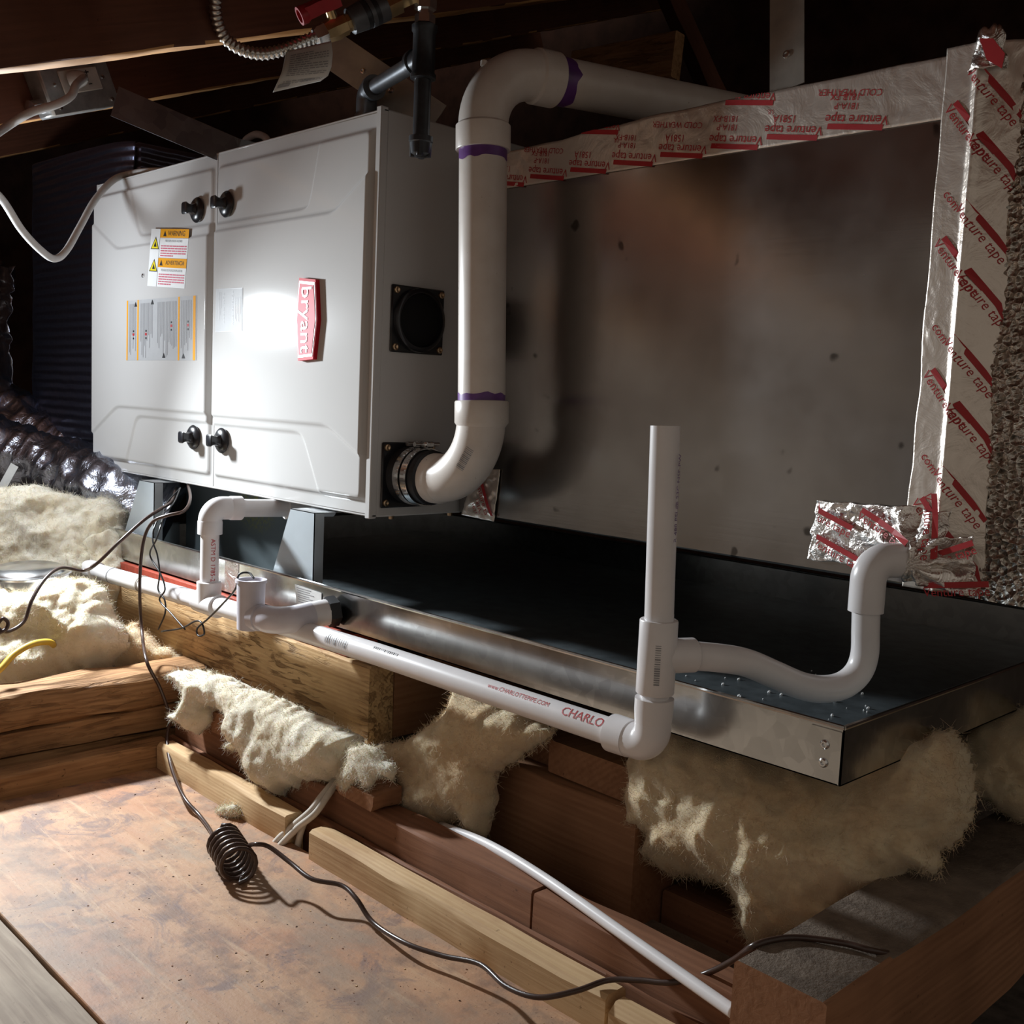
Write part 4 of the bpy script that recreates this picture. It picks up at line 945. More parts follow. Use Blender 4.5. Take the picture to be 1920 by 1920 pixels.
# ================================================================== GAS PIPING
GX, GY = 0.1005, -0.020
gz = lambda py: 0.496 + (230 - py) * 0.00063
gas = thing('gas_drip_leg', 'black iron gas drip leg with tee and grey branch elbow above the furnace', 'gas pipe', (GX, GY, gz(295)))
b = B(); b.lathe([(gz(150), 0.0125), (gz(148), 0.0155), (gz(140), 0.0155), (gz(136), 0.0138), (gz(64), 0.0138), (gz(60), 0.0155), (gz(50), 0.0158), (gz(48), 0.0125)], (GX, GY, 0), (0, 0, 1), 28)
tc = V((GX, GY, gz(108))); el_c = at(688, 172, 'z', 0.574); bd = (el_c - tc).normalized()
b.lathe([(0.0, 0.0135), (0.022, 0.0135), (0.023, 0.0158), (0.031, 0.0158), (0.032, 0.011)], tc, bd, 26); b.make('tee', 'black_iron', gas)
b = B(); b.tube([(GX, GY, gz(262)), (GX, GY, gz(140))], 0.0104, 24); b.make('drip_nipple', 'black_iron', gas)
b = B(); b.lathe([(gz(258), 0.012), (gz(256), 0.0148), (gz(266), 0.0148), (gz(268), 0.0132), (gz(288), 0.012), (gz(294), 0.008), (gz(295), 0.002)], (GX, GY, 0), (0, 0, 1), 26)
for k in range(4):
    a = math.pi / 4 + k * math.pi / 2; b.tube([(GX + 0.010 * math.cos(a), GY + 0.010 * math.sin(a), gz(266)), (GX + 0.009 * math.cos(a), GY + 0.009 * math.sin(a), gz(294))], 0.0040, 8)
b.make('end_cap', 'black_iron', gas)
b = B(); b.tube([tc + bd * 0.025, el_c - bd * 0.012], 0.0104, 22); b.make('branch_pipe', 'iron_grey', gas)
b = B(); b.tube(fillet([el_c - bd * 0.024, el_c, V((el_c.x, el_c.y, FH + 0.004))], 0.013, 10), 0.0140, 24); b.lathe([(0, 0.0165), (0.007, 0.0165), (0.008, 0.013)], el_c - bd * 0.028, bd, 24); b.lathe([(0, 0.0165), (0.008, 0.0165)], V((el_c.x, el_c.y, FH + 0.001)), (0, 0, 1), 24); b.make('elbow', 'iron_grey', gas)
b = B(); b.lathe([(gz(48), 0.010), (gz(46), 0.0125), (gz(30), 0.0125), (gz(28), 0.009), (gz(18), 0.009)], (GX, GY, 0), (0, 0, 1), 6, smooth=False); b.lathe([(gz(20), 0.0135), (gz(0), 0.0135), (gz(-30), 0.0135)], (GX, GY, 0), (0, 0, 1), 6, smooth=False); b.make('flare_nut', 'steel_bright', gas)
# shut-off valve line
v0 = dep(597, 68, 1.255); v1 = V((GX, GY, gz(-22))); vd = (v1 - v0).normalized(); VL = (v1 - v0).length
valve = thing('gas_valve', 'brass gas shut-off valve with red lever at the top', 'gas valve', v0)
b = B(); b.lathe([(-0.004, 0.010), (0, 0.013), (0.010, 0.013), (0.011, 0.009)], v0, vd, 6, smooth=False); b.make('swivel_nut', 'steel_bright', valve)
b = B(); b.lathe([(0.008, 0.009), (0.009, 0.0115), (0.022, 0.0135), (0.030, 0.0125), (0.036, 0.0125), (0.037, 0.0105), (0.044, 0.0105)], v0, vd, 8, smooth=False)
st = v0 + vd * 0.024; sd_ = (UPV * 0.75 - FWD * 0.5); sd_ = (sd_ - vd * sd_.dot(vd)).normalized(); b.tube([st, st + sd_ * 0.022], 0.006, 12); b.make('valve_body', 'brass', valve)
b = B(); hd_ = -vd; hw = vd.cross(sd_).normalized(); c0 = st + sd_ * 0.022
prof = [(-0.013, 0.011), (-0.004, 0.0125), (0.012, 0.0075), (0.024, 0.0095), (0.030, 0.0085)]
pl = [c0 + hd_ * a + hw * w_ for a, w_ in prof] + [c0 + hd_ * a - hw * w_ for a, w_ in reversed(prof)]
b.prism(pl, sd_ * 0.014); b.lathe([(0, 0.0085), (0.004, 0.0105), (0.011, 0.0105), (0.011, 0.0075), (0.002, 0.0075)], c0 + hd_ * 0.026 + sd_ * 0.006, hd_, 16); b.make('lever', 'red_handle', valve)
b = B(); b.lathe([(0.042, 0.0125), (0.043, 0.0150), (0.060, 0.0165), (0.061, 0.0145), (0.066, 0.0145), (0.067, 0.0170), (0.090, 0.0170), (0.091, 0.012)], v0, vd, 24); b.make('union', 'iron_grey', valve)
b = B(); b.lathe([(0.060, 0.0167), (0.066, 0.0167)], v0, vd, 24, caps=False); b.lathe([(0.072, 0.0172), (0.078, 0.0172)], v0, vd, 24, caps=False); b.make('union_band', 'black_iron', valve)
b = B(); b.lathe([(0.088, 0.010), (0.089, 0.0165), (0.108, 0.0165), (0.109, 0.012), (min(VL, 0.150), 0.012)], v0, vd, 6, smooth=False); b.make('hex_adapter', 'brass', valve)
# corrugated flexible connector
fp = catmull([dep(418, -60, 1.20), dep(404, 0, 1.21), dep(408, 42, 1.22), dep(427, 76, 1.23), dep(458, 95, 1.235), dep(495, 101, 1.24), dep(535, 92, 1.245), dep(570, 78, 1.25), v0], 14)
b = B(); rr = []
L = 0; fine = []
for a, c in zip(fp[:-1], fp[1:]):
    for j in range(3): fine.append(a.lerp(c, j / 3))
fine.append(fp[-1])
acc = [0]
for a, c in zip(fine[:-1], fine[1:]): acc.append(acc[-1] + (c - a).length)
tot = acc[-1]; N = int(tot / 0.0014); pts = []; j = 0
for i in range(N + 1):
    s_ = tot * i / N
    while j < len(acc) - 2 and acc[j + 1] < s_: j += 1
    pts.append(fine[j].lerp(fine[j + 1], (s_ - acc[j]) / max(1e-9, acc[j + 1] - acc[j])))
b.tube(pts, [0.0066 + 0.0010 * math.sin(2 * math.pi * i / 4.0) for i in range(N + 1)], 14)
o = b.make('gas_flex_hose', 'steel_flex', edge=False); tag(o, 'corrugated silver flexible gas hose curving down to the valve', 'gas hose')
# paper tag hanging from the hose
tg = [(530, 100), (620, 78), (623, 122), (610, 148), (565, 158), (512, 173), (522, 140)]
rows_ = [((536, 97), (621, 77)), ((533, 115), (624, 100)), ((529, 133), (622, 124)), ((522, 150), (615, 142)), ((512, 173), (601, 152))]
def f_tag(u, v):
    k = min(3, int(v * 4)); t = v * 4 - k; a = V((*rows_[k][0], 0)).lerp(V((*rows_[k + 1][0], 0)), t); c = V((*rows_[k][1], 0)).lerp(V((*rows_[k + 1][1], 0)), t); p = a.lerp(c, u)
    return dep(p.x, p.y, 1.243 - 0.012 * math.sin(v * 2.6 + u) + 0.006 * u)
tgo = sheet(f_tag, 16, 20, 'paper_tag', 'label_tag', None); tag(tgo, 'curled white paper tag hanging from the flexible gas hose', 'tag')
b = B(); rn = random.Random(2)
def f_t2(u, v): p = f_tag(u, v); return p + (CAM - p).normalized() * 0.0012
for i in range(15):
    v = 0.12 + 0.052 * i; u = 0.12
    if i in (11, 12): continue
    while u < (0.9 if i % 4 else 0.55):
        e = min(0.92, u + rn.uniform(0.03, 0.12)); b.raw([f_t2(u, v), f_t2(e, v), f_t2(e, v + 0.02), f_t2(u, v + 0.02)], [(0, 1, 2, 3)]); u = e + 0.02
for i in range(12): u = 0.52 + 0.022 * i; b.raw([f_t2(u, 0.80), f_t2(u + 0.01, 0.80), f_t2(u + 0.01, 0.88), f_t2(u, 0.88)], [(0, 1, 2, 3)])
b.raw([f_t2(0.05, 0.86), f_t2(0.30, 0.86), f_t2(0.30, 0.93), f_t2(0.05, 0.93)], [(0, 1, 2, 3)]); b.make('tag_print', 'ink_grey', tgo, edge=False)

# ================================================================== OUTLET BOX AND CORD
q = on(120, 168, PB, XR)
ob = thing('outlet_box', 'grey metal outlet box screwed to the rafter with a plug in it', 'outlet box', q)
BW, BH, BD = 0.132, 0.078, 0.036
def BX(a, c, d): return q + DR * a + NR * c + XR * d
MB_ = Matrix(((DR.x, NR.x, XR.x, q.x), (DR.y, NR.y, XR.y, q.y), (DR.z, NR.z, XR.z, q.z), (0, 0, 0, 1)))
b = B(); b.box((-BW / 2, -BH / 2, 0.0), (BW / 2, BH / 2, BD), 0.003, MB_); b.make('box_body', 'zinc_box', ob)
b = B(); b.box((-BW / 2 - 0.001, -BH / 2 - 0.001, BD), (BW / 2 + 0.001, BH / 2 + 0.001, BD + 0.004), 0.002, MB_); cv = b.make('cover', 'zinc_box', ob)
b = B(); b.box((-0.036, -0.012, BD + 0.004), (0.040, 0.023, BD + 0.007), 0.002, MB_); b.make('receptacle', 'receptacle_grey', ob)
b = B()
for a0, a1, c0, c1 in ((0.012, 0.022, 0.0145, 0.0165), (0.0165, 0.0180, 0.010, 0.019), (0.014, 0.021, -0.003, -0.0015)): b.box((a0, c0, BD + 0.007), (a1, c1, BD + 0.0074), 0, MB_)
b.make('socket_slots', 'ink_black', ob)
for a, c in ((-0.048, 0.004), (0.048, 0.006), (-0.052, -0.029), (0.052, -0.029)):
    b = B(); b.lathe([(0, 0.0035), (0.002, 0.003), (0.0024, 0.0005)], BX(a, c, BD + 0.004), XR, 10); b.make('cover_screw', 'steel_bright', ob)
plug = None
b = B(); b.lathe([(0, 0.0135), (0.010, 0.0135), (0.020, 0.011), (0.026, 0.0065)], BX(-0.018, 0.006, BD + 0.007), (XR * 0.8 + DR * 0.5), 18); pg = b.make('cord_plug', 'plug_clear'); tag(pg, 'pale moulded plug pushed into the outlet box', 'plug')
pe = BX(-0.018, 0.006, BD + 0.007) + (XR * 0.8 + DR * 0.5).normalized() * 0.022
dq = (q - CAM).dot(FWD) / FWD.length
cp_ = [pe, dep(142, 160, dq - 0.10), dep(133, 180, dq - 0.115), dep(105, 196, dq - 0.13), dep(55, 212, dq - 0.14), dep(0, 246, dq - 0.16), dep(-60, 290, 1.25), dep(-90, 340, 1.35), dep(-40, 340, 1.50), dep(2, 372, 1.60)]
cd2 = [(40, 430), (75, 468), (102, 485), (124, 470), (150, 425), (178, 375), (212, 338), (245, 326)]
for i, (x, y) in enumerate(cd2): cp_.append(dep(x, y, (1.67, 1.72, 1.76, 1.80, 1.85, 1.89, 1.925, 1.955)[i]))
cp_.append(at(285, 321, 'z', FH + 0.007)); cp_.append(at(330, 310, 'z', FH + 0.006) + V((0, 0.06, 0)))
b = B(); b.tube(catmull(cp_, 8), 0.0060, 12); o = b.make('power_cord', 'cord_grey', edge=False); tag(o, 'grey power cord looping from the plug down to the furnace top', 'cord')
b = B(); cpts = catmull([BX(-BW / 2, -0.020, 0.015), dep(45, 206, dq), dep(20, 222, dq - 0.02), dep(-40, 245, dq - 0.03)], 40)
b.tube(cpts, [0.0075 + 0.0016 * (1 if (i // 3) % 2 else -1) for i in range(len(cpts))], 12); o = b.make('metal_conduit', 'steel_flex', edge=False); tag(o, 'short ribbed metal conduit leaving the outlet box at left', 'conduit')
b = B(); p = BX(-BW / 2 - 0.008, -0.020, 0.015); b.lathe([(-0.012, 0.0115), (0.012, 0.0115)], p, DR, 12); b.make('conduit_connector', 'steel_bright', o)

# ================================================================== DUCTS AT LEFT
def f_ret(u, v):
    x = -1.405 + 0.515 * u; z = 0.040 - 0.012 * u + 0.60 * v
    y = 0.05 + 0.02 * (abs(u * 2 - 1) ** 8) + 0.012 * max(0, 1 - v * 14) ** 2 - 0.0016 * (1 - v * 0.7) * abs(noise.noise(V((x * 60, z * 190, 0)))) - 0.004 * noise.noise(V((x * 5, z * 9, 2)))
    return V((x, y, z))
ret = thing('return_duct', 'black foil-wrapped return duct joined to the left end of the furnace', 'duct', (-1.15, 0.3, 0.03))
b = B(); b.box((-1.40, 0.075, 0.045), (-0.892, 0.6, 0.63), 0.01); b.make('duct_body', 'foil_bubble_rows', ret)
sheet(f_ret, 110, 150, 'foil_wrap', 'foil_bubble_rows', ret)
def f_hang(u, v):
    c = at(-120, 470, 'y', 0.08).lerp(at(47, 500, 'y', 0.055), u).lerp(at(-120, 790, 'y', 0.08).lerp(at(52, 815, 'y', 0.05), u), v)
    k = crump(c.x * 0.35, c.z * 0.35, 0.020, 1.0, 11)
    return c + V((0, -k - 0.03 * math.sin(v * 3.1), 0.012 * noise.noise(V((u * 6, v * 6, 4)))))
o = sheet(f_hang, 90, 90, 'duct_skin', 'foil_flex', None); tag(o, 'crumpled shiny foil skin of a duct at the far left edge', 'duct')
def flex_tube(pts, r, name, lab, sd, amp=0.02):
    pts = catmull(pts, 16); n = len(pts); seg = 56; b = B(); a = V((0, 0, 1)); rings = []
    for i, p in enumerate(pts):
        tg_ = (pts[min(i + 1, n - 1)] - pts[max(i - 1, 0)]).normalized(); a = (a - tg_ * a.dot(tg_)).normalized(); c = tg_.cross(a); ring = []
        for k in range(seg):
            qn = 2 * math.pi * k / seg; d = a * math.cos(qn) + c * math.sin(qn); w_ = p + d * r
            h = 1 - 2 * abs(noise.noise(w_ * 26 + V((sd, 0, 0)))); h2 = noise.noise(w_ * 60 + V((0, sd, 0)))
            ring.append(b.bm.verts.new(p + d * (r + amp * 0.5 * h + amp * 0.25 * h2 + 0.003 * math.sin(i * 2.1))))
        rings.append(ring)
    for i in range(n - 1):
        for k in range(seg): f = b.face([rings[i][k], rings[i][(k + 1) % seg], rings[i + 1][(k + 1) % seg], rings[i + 1][k]]); f.smooth = True
    b.face(rings[0][::-1]); b.face(rings[-1])
    return tag(b.make(name, 'foil_flex', edge=False), lab, 'duct', 'foil flexible ducts at left')
flex_tube([dep(-160, 800, 2.20), dep(-20, 850, 2.18), dep(110, 890, 2.14), dep(230, 935, 2.05), dep(330, 980, 2.05)], 0.070, 'flex_duct', 'crumpled foil flexible duct lying behind the insulation below the furnace', 1.0)
flex_tube([dep(-200, 690, 2.5), dep(-60, 760, 2.45), dep(60, 830, 2.42), dep(160, 880, 2.4)], 0.085, 'flex_duct', 'foil flexible duct behind the other one, under the black duct', 5.0)
b = B(); c = dep(14, 896, 2.03); ux = (RGT * 0.5 + UPV * 0.9).normalized(); uy = (UPV * 0.5 - RGT * 0.9).normalized(); b.prism([c - ux * 0.028 - uy * 0.008, c + ux * 0.028 - uy * 0.008, c + ux * 0.028 + uy * 0.008, c - ux * 0.028 + uy * 0.008], FWD * 0.001)
tag(b.make('duct_label', 'label_tag'), 'small white label stuck on the foil flexible duct', 'label')
# recessed light housing among the insulation
cpt = at(52, 1075, 'x', -0.62)
can = thing('light_housing', 'round silver light housing half buried in the insulation', 'light housing', cpt)
b = B(); b.lathe([(-0.06, 0.062), (0.0, 0.062), (0.004, 0.060), (0.010, 0.052), (0.012, 0.02), (0.012, 0.001)], cpt, (0.05, -0.05, 1), 36); b.make('housing_can', 'steel_bright', can)
b = B(); b.lathe([(0.0, 0.0625), (0.001, 0.0665), (0.004, 0.0665), (0.005, 0.060)], cpt, (0.05, -0.05, 1), 36); b.make('rim', 'steel_bright', can)

# ================================================================== GLASS WOOL
def batt(name, poly, P0, nrm, thick, lab, mat='glass_wool', step=0.0034, back=0.6, amp=1.0, sd=0.0, edge_r=0.03, fibers=1400, grp='torn glass wool insulation'):
    P0 = V(P0); nn = V(nrm).normalized(); U = V((0, 0, 1)).cross(nn); U = U.normalized() if U.length > 0.1 else V((1, 0, 0)); W = nn.cross(U).normalized()
    pts = [on(px, py, P0, nn) - P0 for px, py in poly]; pu = np.array([(p.dot(U), p.dot(W)) for p in pts])
    lo, hi = pu.min(0) - step, pu.max(0) + step; nx, ny = int((hi[0] - lo[0]) / step) + 1, int((hi[1] - lo[1]) / step) + 1
    gx, gy = np.meshgrid(lo[0] + np.arange(nx + 1) * step, lo[1] + np.arange(ny + 1) * step)
    # ragged lookup position
    jx = np.array([noise.noise(V((a * 55, c * 55, sd))) for a, c in zip(gx.ravel(), gy.ravel())]).reshape(gx.shape) * 0.006; jy = np.array([noise.noise(V((a * 55, c * 55, sd + 9))) for a, c in zip(gx.ravel(), gy.ravel())]).reshape(gx.shape) * 0.006
    qx, qy = gx + jx, gy + jy
    ins = np.zeros(gx.shape, bool); dmin = np.full(gx.shape, 9.0)
    for i in range(len(pu)):
        (x1, y1), (x2, y2) = pu[i], pu[(i + 1) % len(pu)]
        if y1 != y2: ins ^= ((y1 > qy) != (y2 > qy)) & (qx < (x2 - x1) * (qy - y1) / (y2 - y1) + x1)
        ex_, ey_ = x2 - x1, y2 - y1; t = np.clip(((qx - x1) * ex_ + (qy - y1) * ey_) / (ex_ ** 2 + ey_ ** 2 + 1e-12), 0, 1); dmin = np.minimum(dmin, np.hypot(qx - x1 - t * ex_, qy - y1 - t * ey_))
    d = np.where(ins, dmin, -dmin)
    keep = (d > 0); cell = keep[:-1, :-1] | keep[1:, :-1] | keep[:-1, 1:] | keep[1:, 1:]
    used = np.zeros(gx.shape, bool); used[:-1, :-1] |= cell; used[1:, :-1] |= cell; used[:-1, 1:] |= cell; used[1:, 1:] |= cell
    vid_f = -np.ones(gx.shape, int); vid_b = -np.ones(gx.shape, int); verts = []; fr = []
    for j, i in zip(*np.nonzero(used)):
        a, c, dd = float(gx[j, i]), float(gy[j, i]), max(0.0, float(d[j, i])); pr = min(1.0, dd / edge_r); pr = math.sqrt(pr * (2 - pr))
        n1 = 1 - 2 * abs(noise.noise(V((a * 9 + sd, c * 13, sd)))); n2 = 1 - 2 * abs(noise.noise(V((a * 24 + sd, c * 24, sd + 3)))); n3 = noise.noise(V((a * 70, c * 70, sd))); n4 = noise.noise(V((a * 170, c * 170, sd)))
        sm = noise.noise(V((a * 7 + sd, c * 10, sd + 1))); h = thick * pr * (0.62 + amp * (0.38 * sm + 0.16 * n1 + 0.07 * n2 + 0.05 * n3)) + 0.0014 * n4 * min(1, dd / 0.006)
        base = P0 + U * (a + 0.004 * n3 * pr) + W * (c + 0.004 * n2 * pr)
        vid_f[j, i] = len(verts); verts.append(base + nn * h); fr.append((len(verts) - 1, dd))
        if dd > 0: vid_b[j, i] = len(verts); verts.append(base - nn * (thick * back * pr))
        else: vid_b[j, i] = vid_f[j, i]
    faces = []
    for j, i in zip(*np.nonzero(cell)):
        q4 = [(j, i), (j, i + 1), (j + 1, i + 1), (j + 1, i)]
        faces.append([int(vid_f[p]) for p in q4]); bk = [int(vid_b[p]) for p in reversed(q4)]
        if set(bk) != set(faces[-1]): faces.append(bk)
    me = bpy.data.meshes.new(name); me.from_pydata([tuple(v) for v in verts], [], faces); me.polygons.foreach_set('use_smooth', [True] * len(faces)); me.update()
    o = link(name, me, mat); tag(o, lab, 'insulation', grp)
    rn = np.random.default_rng(int(sd * 100) + 5); nfb = fibers * 6
    if fibers:
        VA = np.array([tuple(v) for v in verts]); edge = np.array([k for k, dd in fr if dd < 0.007]); allv = np.array([k for k, dd in fr]); nv = np.array(nn)
        oe = rn.random(nfb) < 0.28; k = np.where(oe, rn.choice(edge, nfb), rn.choice(allv, nfb)); p = VA[k] + rn.normal(0, 0.0015, (nfb, 3))
        dv = rn.normal(0, 1, (nfb, 3)); dv[:, 2] -= 0.3; dv -= (dv @ nv)[:, None] * nv * np.where(oe, 0.5, 0.85)[:, None]; dv /= np.linalg.norm(dv, axis=1)[:, None]
        dv += nv * rn.uniform(0.0, 0.30, (nfb, 1)); L_ = rn.uniform(0.0025, 0.008, (nfb, 1)) * np.where(oe, 1.0, 0.8)[:, None]; bd_ = rn.normal(0, 0.9, (nfb, 3))
        wv = np.cross(dv, nv + rn.normal(0, 0.2, (nfb, 3))); wv /= np.linalg.norm(wv, axis=1)[:, None] + 1e-9; wv *= rn.uniform(0.00012, 0.00030, (nfb, 1))
        out_v = []
        for s_ in range(4):
            t = s_ / 3; c = p + dv * L_ * t + bd_ * L_ * t * t * 0.5; out_v += [c - wv * (1 - 0.7 * t), c + wv * (1 - 0.7 * t)]
        VV = np.stack(out_v, 1).reshape(-1, 3); base = np.arange(nfb)[:, None] * 8
        ff = np.concatenate([base + np.array([0, 1, 3, 2]), base + np.array([2, 3, 5, 4]), base + np.array([4, 5, 7, 6])])
        me2 = bpy.data.meshes.new('loose_fibres'); me2.from_pydata(VV.tolist(), [], ff.tolist()); f = link('loose_fibres', me2, mat, o); f['kind'] = 'stuff'
    return o
NF = V((0.15, -1, 0.1)); NL = V((0.75, -0.65, 0.35))
# under the support beam
batt('insulation_batt', [(335, 1258), (395, 1262), (470, 1290), (560, 1330), (665, 1380), (672, 1420), (655, 1445), (640, 1452), (608, 1465), (572, 1462), (545, 1478), (530, 1494), (516, 1478), (490, 1455), (478, 1425), (462, 1395), (440, 1408), (428, 1410), (452, 1388), (448, 1355), (436, 1336), (408, 1322), (393, 1322), (392, 1352), (384, 1368), (372, 1374), (340, 1352), (334, 1338), (356, 1330), (362, 1310), (350, 1290), (328, 1274)],
     (0.1, -0.118, -0.3), V((0.1, -1, 0.15)), 0.050, 'torn cream insulation drooping below the support beam behind the sill', sd=1.0, fibers=2200)
batt('insulation_batt', [(640, 1462), (662, 1430), (658, 1398), (700, 1405), (770, 1390), (840, 1345), (868, 1290), (960, 1330), (1040, 1370), (1000, 1400), (950, 1430), (926, 1450), (918, 1520), (913, 1570), (884, 1568), (872, 1540), (848, 1540), (832, 1558), (806, 1545), (775, 1536), (748, 1552), (734, 1536), (740, 1512), (768, 1490), (760, 1465), (735, 1452), (700, 1450), (690, 1468), (668, 1466), (655, 1476)],
     (0.2, -0.055, -0.32), V((0.1, -1, 0.2)), 0.045, 'tan insulation hanging between the beam end and the large block', 'glass_wool_bounce_tan', sd=2.0, fibers=2200)
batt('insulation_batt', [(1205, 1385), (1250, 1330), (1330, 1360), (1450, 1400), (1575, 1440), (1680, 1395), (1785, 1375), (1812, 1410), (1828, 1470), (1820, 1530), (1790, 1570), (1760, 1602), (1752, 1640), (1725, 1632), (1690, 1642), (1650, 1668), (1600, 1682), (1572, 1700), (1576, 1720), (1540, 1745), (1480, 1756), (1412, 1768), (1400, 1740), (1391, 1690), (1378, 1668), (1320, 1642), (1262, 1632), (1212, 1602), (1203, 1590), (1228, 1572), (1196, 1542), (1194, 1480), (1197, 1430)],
     (0.6, 0.060, -0.3), V((0.15, -1, 0.25)), 0.085, 'big tan mass of insulation bulging out under the right end of the pan', 'glass_wool_bounce_tan', sd=3.0, edge_r=0.05, fibers=3200)
batt('insulation_batt', [(1800, 1390), (1850, 1340), (1990, 1320), (1990, 1560), (1920, 1545), (1850, 1500), (1815, 1470)], (0.8, 0.33, -0.3), NF, 0.06, 'dim insulation in the dark at the right edge beyond the big tan mass', 'glass_wool_bounce_tan', sd=4.0, fibers=500)
batt('insulation_batt', [(636, 1462), (655, 1432), (658, 1400), (700, 1402), (742, 1440), (736, 1458), (706, 1452), (695, 1474), (672, 1466), (650, 1482)], (0.2, -0.135, -0.3), V((0.1, -1, 0.35)), 0.022, 'small torn tongue of insulation lying over the block end beside the white cables', sd=2.5, edge_r=0.015, fibers=500)
# the heap at left
batt('insulation_batt', [(-60, 920), (0, 928), (40, 918), (80, 914), (110, 926), (160, 938), (205, 934), (236, 962), (238, 1010), (205, 1050), (200, 1090), (170, 1110), (100, 1120), (0, 1130), (-60, 1130)],
     (-0.80, -0.10, -0.05), NL, 0.085, 'upper heap of white insulation below the foil ducts', sd=5.0, edge_r=0.05, fibers=2600)
batt('insulation_batt', [(-60, 1130), (0, 1108), (60, 1112), (110, 1090), (160, 1086), (198, 1110), (216, 1160), (236, 1185), (240, 1210), (216, 1240), (180, 1262), (150, 1262), (80, 1275), (30, 1295), (-60, 1320)],
     (-0.52, -0.22, -0.20), NL, 0.085, 'lower heap of white insulation spilling over the left joist', sd=6.0, edge_r=0.05, fibers=2600)
batt('insulation_batt', [(215, 1195), (250, 1170), (300, 1210), (350, 1240), (340, 1262), (270, 1250), (225, 1250), (205, 1235)], (-0.47, -0.12, -0.24), NL, 0.05, 'shaded tuft of insulation tucked under the left end of the support beam', 'glass_wool_bounce_tan', sd=7.0, fibers=600)
batt('insulation_batt', [(150, 1020), (210, 990), (245, 1020), (240, 1110), (215, 1150), (170, 1120)], (-0.72, -0.06, -0.12), NL, 0.06, 'tuft of insulation behind the left end of the drain pipe', sd=8.0, fibers=600)

# ================================================================== WIRES AND CABLES
def wire(name, pts, r, mat, lab, cat='wire', k=8, seg=10, grp=None):
    b = B(); b.tube(catmull(pts, k), r, seg); return tag(b.make(name, mat, edge=False), lab, cat, grp)
ZW = ZF + 0.003
# brown control cable: down the front, coil on the deck, then along the sill
W_ = [at(352, 905, 'y', 0.02), at(357, 935, 'y', -0.06), at(345, 958, 'y', -0.09), at(315, 966, 'y', -0.11), at(285, 980, 'y', -0.125), at(268, 1020, 'y', -0.135), at(262, 1100, 'y', -0.14), at(266, 1180, 'y', -0.14), at(275, 1240, 'x', -0.302), at(300, 1290, 'x', -0.298), at(318, 1345, 'x', -0.290), at(313, 1385, 'x', -0.270), at(322, 1440, 'y', -0.182), at(345, 1495, 'z', ZW + 0.012), at(375, 1530, 'z', ZW + 0.002), at(396, 1560, 'z', ZW + 0.004), at(402, 1586, 'z', ZW + 0.008)]
c0, c1 = at(418, 1575, 'z', ZW + 0.021), at(450, 1625, 'z', ZW + 0.021); ax = (c1 - c0); axn = ax.normalized(); sdv = axn.cross(V((0, 0, 1))).normalized()
W_ = catmull(W_, 8)
turns = 6.5
for i in range(int(turns * 16) + 1):
    t = i / (turns * 16); a = math.pi * 0.5 + 2 * math.pi * turns * t; W_.append(c0 + ax * t + (sdv * math.cos(a) * 0.019 + V((0, 0, 1)) * math.sin(a) * 0.019))
W2 = [W_[-1], at(466, 1615, 'z', ZW + 0.006), at(466, 1588, 'z', ZW + 0.03), at(480, 1583, 'z', ZW + 0.045), at(505, 1588, 'z', ZW + 0.040), at(545, 1618, 'z', ZW + 0.030), at(585, 1648, 'z', ZW + 0.026), at(640, 1660, 'z', ZW + 0.024), at(668, 1685, 'z', ZW + 0.020), at(700, 1730, 'z', ZW + 0.006), at(760, 1768, 'z', ZW + 0.010), at(830, 1792, 'z', ZW + 0.012), at(900, 1808, 'z', ZW + 0.020), at(950, 1850, 'z', ZW + 0.022), at(1010, 1870, 'z', ZW + 0.028), at(1080, 1858, 'z', ZW + 0.036), at(1140, 1838, 'z', -0.345), at(1200, 1838, 'z', -0.338), at(1260, 1842, 'z', -0.330), at(1325, 1825, 'z', -0.318), at(1375, 1800, 'z', -0.290), at(1410, 1775, 'z', -0.262), at(1450, 1762, 'z', -0.2585), at(1500, 1758, 'z', -0.2585), at(1580, 1768, 'z', -0.2585), at(1650, 1785, 'z', -0.262), at(1760, 1800, 'z', -0.30)]
b = B(); b.tube(W_ + catmull(W2, 8)[1:], 0.0026, 10); tag(b.make('control_cable', 'wire_brown', edge=False), 'brown control cable hanging down, coiled on the deck and snaking along the sill', 'wire')
wire('control_cable', [at(330, 915, 'y', 0.02), at(322, 940, 'y', -0.05), at(300, 955, 'y', -0.09), at(270, 975, 'y', -0.12), at(225, 1015, 'y', -0.16), at(180, 1058, 'y', -0.19), at(155, 1070, 'y', -0.20), at(115, 1065, 'x', -0.46), at(85, 1085, 'x', -0.44), at(60, 1125, 'x', -0.42), at(45, 1165, 'x', -0.41), at(15, 1184, 'x', -0.40), at(-5, 1175, 'x', -0.40), at(5, 1160, 'x', -0.40), at(15, 1168, 'x', -0.40), at(8, 1182, 'x', -0.395), at(-25, 1195, 'x', -0.39)],
     0.0027, 'wire_brown', 'brown control cable swinging left across the insulation')
for s_, lab in ((0, 'thin grey wire twisted beside the left metal leg, left strand'), (1, 'thin grey wire twisted beside the left metal leg, right strand')):
    pts = []
    for i, (x, y) in enumerate(((338, 915), (318, 945), (300, 975), (290, 1010), (288, 1040), (300, 1075), (303, 1105), (304, 1125), (306, 1150), (304, 1180))):
        dx = 7 * math.sin(i * 1.9 + s_ * math.pi); pts.append(at(x + dx + (18 * max(0, i - 7) if s_ else 0), y, 'y', 0.0 - 0.128 * min(1, (i + 0.6) / 3)))
    wire('thin_wire', pts, 0.0013, 'wire_black', lab, grp='thin low voltage wires')
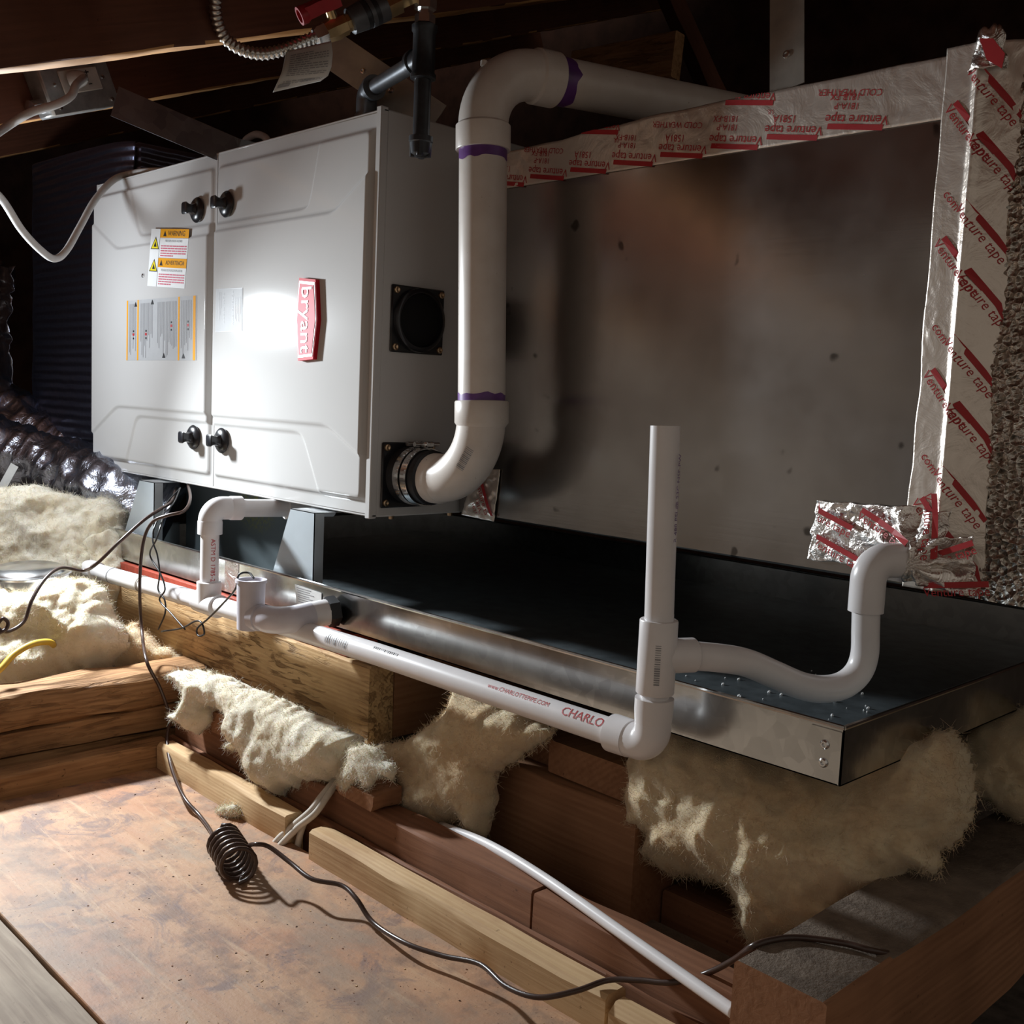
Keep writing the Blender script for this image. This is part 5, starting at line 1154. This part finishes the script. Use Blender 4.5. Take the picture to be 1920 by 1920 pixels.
wire('float_wire', [at(476, 1084, 'y', CYY), at(466, 1074, 'y', CYY), at(448, 1078, 'y', CYY - 0.01), at(441, 1105, 'y', CYY - 0.012), at(415, 1135, 'y', CYY), at(390, 1160, 'y', -0.125), at(370, 1178, 'y', -0.122), at(372, 1192, 'y', -0.122), at(383, 1188, 'y', -0.122), at(378, 1168, 'y', -0.122), at(366, 1165, 'y', -0.122), at(340, 1178, 'y', -0.122), at(303, 1184, 'y', -0.122)], 0.0014, 'wire_black', 'thin black wire from the float switch cup looping on the beam')
wire('yellow_cable', [at(-30, 1275, 'x', -0.40), at(0, 1255, 'x', -0.40), at(25, 1228, 'x', -0.41), at(60, 1208, 'x', -0.42), at(92, 1204, 'x', -0.43), at(105, 1215, 'x', -0.46)], 0.0048, 'cable_yellow', 'yellow flat cable arching out of the insulation at left', 'cable')
for pts, lab in (([(642, 1448), (612, 1482), (585, 1518), (550, 1548), (525, 1570), (508, 1590)], 'white cable dropping through the sill gap, nearest the deck'), ([(648, 1450), (618, 1487), (592, 1524), (560, 1550), (535, 1575), (512, 1600)], 'white cable dropping through the sill gap, second of the pair'), ([(640, 1452), (605, 1490), (578, 1528), (564, 1560), (556, 1600), (553, 1622)], 'white cable turning straight down behind the sill gap')):
    ys = (-0.10, -0.135, -0.152, -0.162, -0.170, -0.178) if 'straight' not in lab else (-0.10, -0.135, -0.150, -0.155, -0.158, -0.158)
    wire('white_cable', [at(*p, 'y', y) for p, y in zip(pts, ys)], 0.0042, 'cable_white', lab, 'cable', grp='white cables in the sill gap')
b = B(); b.tube(catmull([V((0.245, -0.070, -0.334)), V((0.345, -0.088, -0.318)), V((0.45, -0.108, -0.3122)), V((0.58, -0.134, -0.3122)), V((0.70, -0.158, -0.3122)), V((0.712, -0.160, -0.3122))], 8), 0.0056, 16); tag(b.make('white_conduit', 'pvc_white', edge=False), 'thin white plastic tube lying slantwise on the red ledger at bottom right', 'tube')

# ================================================================== DEBRIS
b = B(); rn = random.Random(11)
for i in range(520):
    x, y = rn.uniform(-0.25, 0.8), rn.uniform(-0.488, -0.175); r = rn.choice((0.0003, 0.0003, 0.0004, 0.0005, 0.0009)); h = r * 0.6; b.mi = rn.choice((0, 0, 1, 1, 2))
    l = r * rn.choice((1, 1.3, 1.8, 2.5, 6 if r < 0.0004 else 1.5)); a0 = rn.uniform(0, 6.28)
    pts = [(l * math.cos(q) * rn.uniform(0.7, 1.1), r * math.sin(q) * rn.uniform(0.7, 1.1)) for q in (0, 1.2, 2.4, 3.6, 5.0)]
    b.prism([(x + px_ * math.cos(a0) - py_ * math.sin(a0), y + px_ * math.sin(a0) + py_ * math.cos(a0), ZF) for px_, py_ in pts], (0, 0, h))
o = b.make('wood_crumbs', ['wood_red', 'wood_pale', 'wire_brown']); o['kind'] = 'stuff'; tag(o, 'scattered wood crumbs and dust on the plywood deck', 'debris')
batt('wool_scrap', [(405, 1522), (425, 1508), (445, 1515), (450, 1530), (430, 1534)], at(428, 1528, 'y', -0.180), V((0.2, -1, 0.3)), 0.012, 'small pinkish scrap of wool on the deck against the sill', sd=9.0, step=0.002, edge_r=0.008, fibers=200, grp=None)
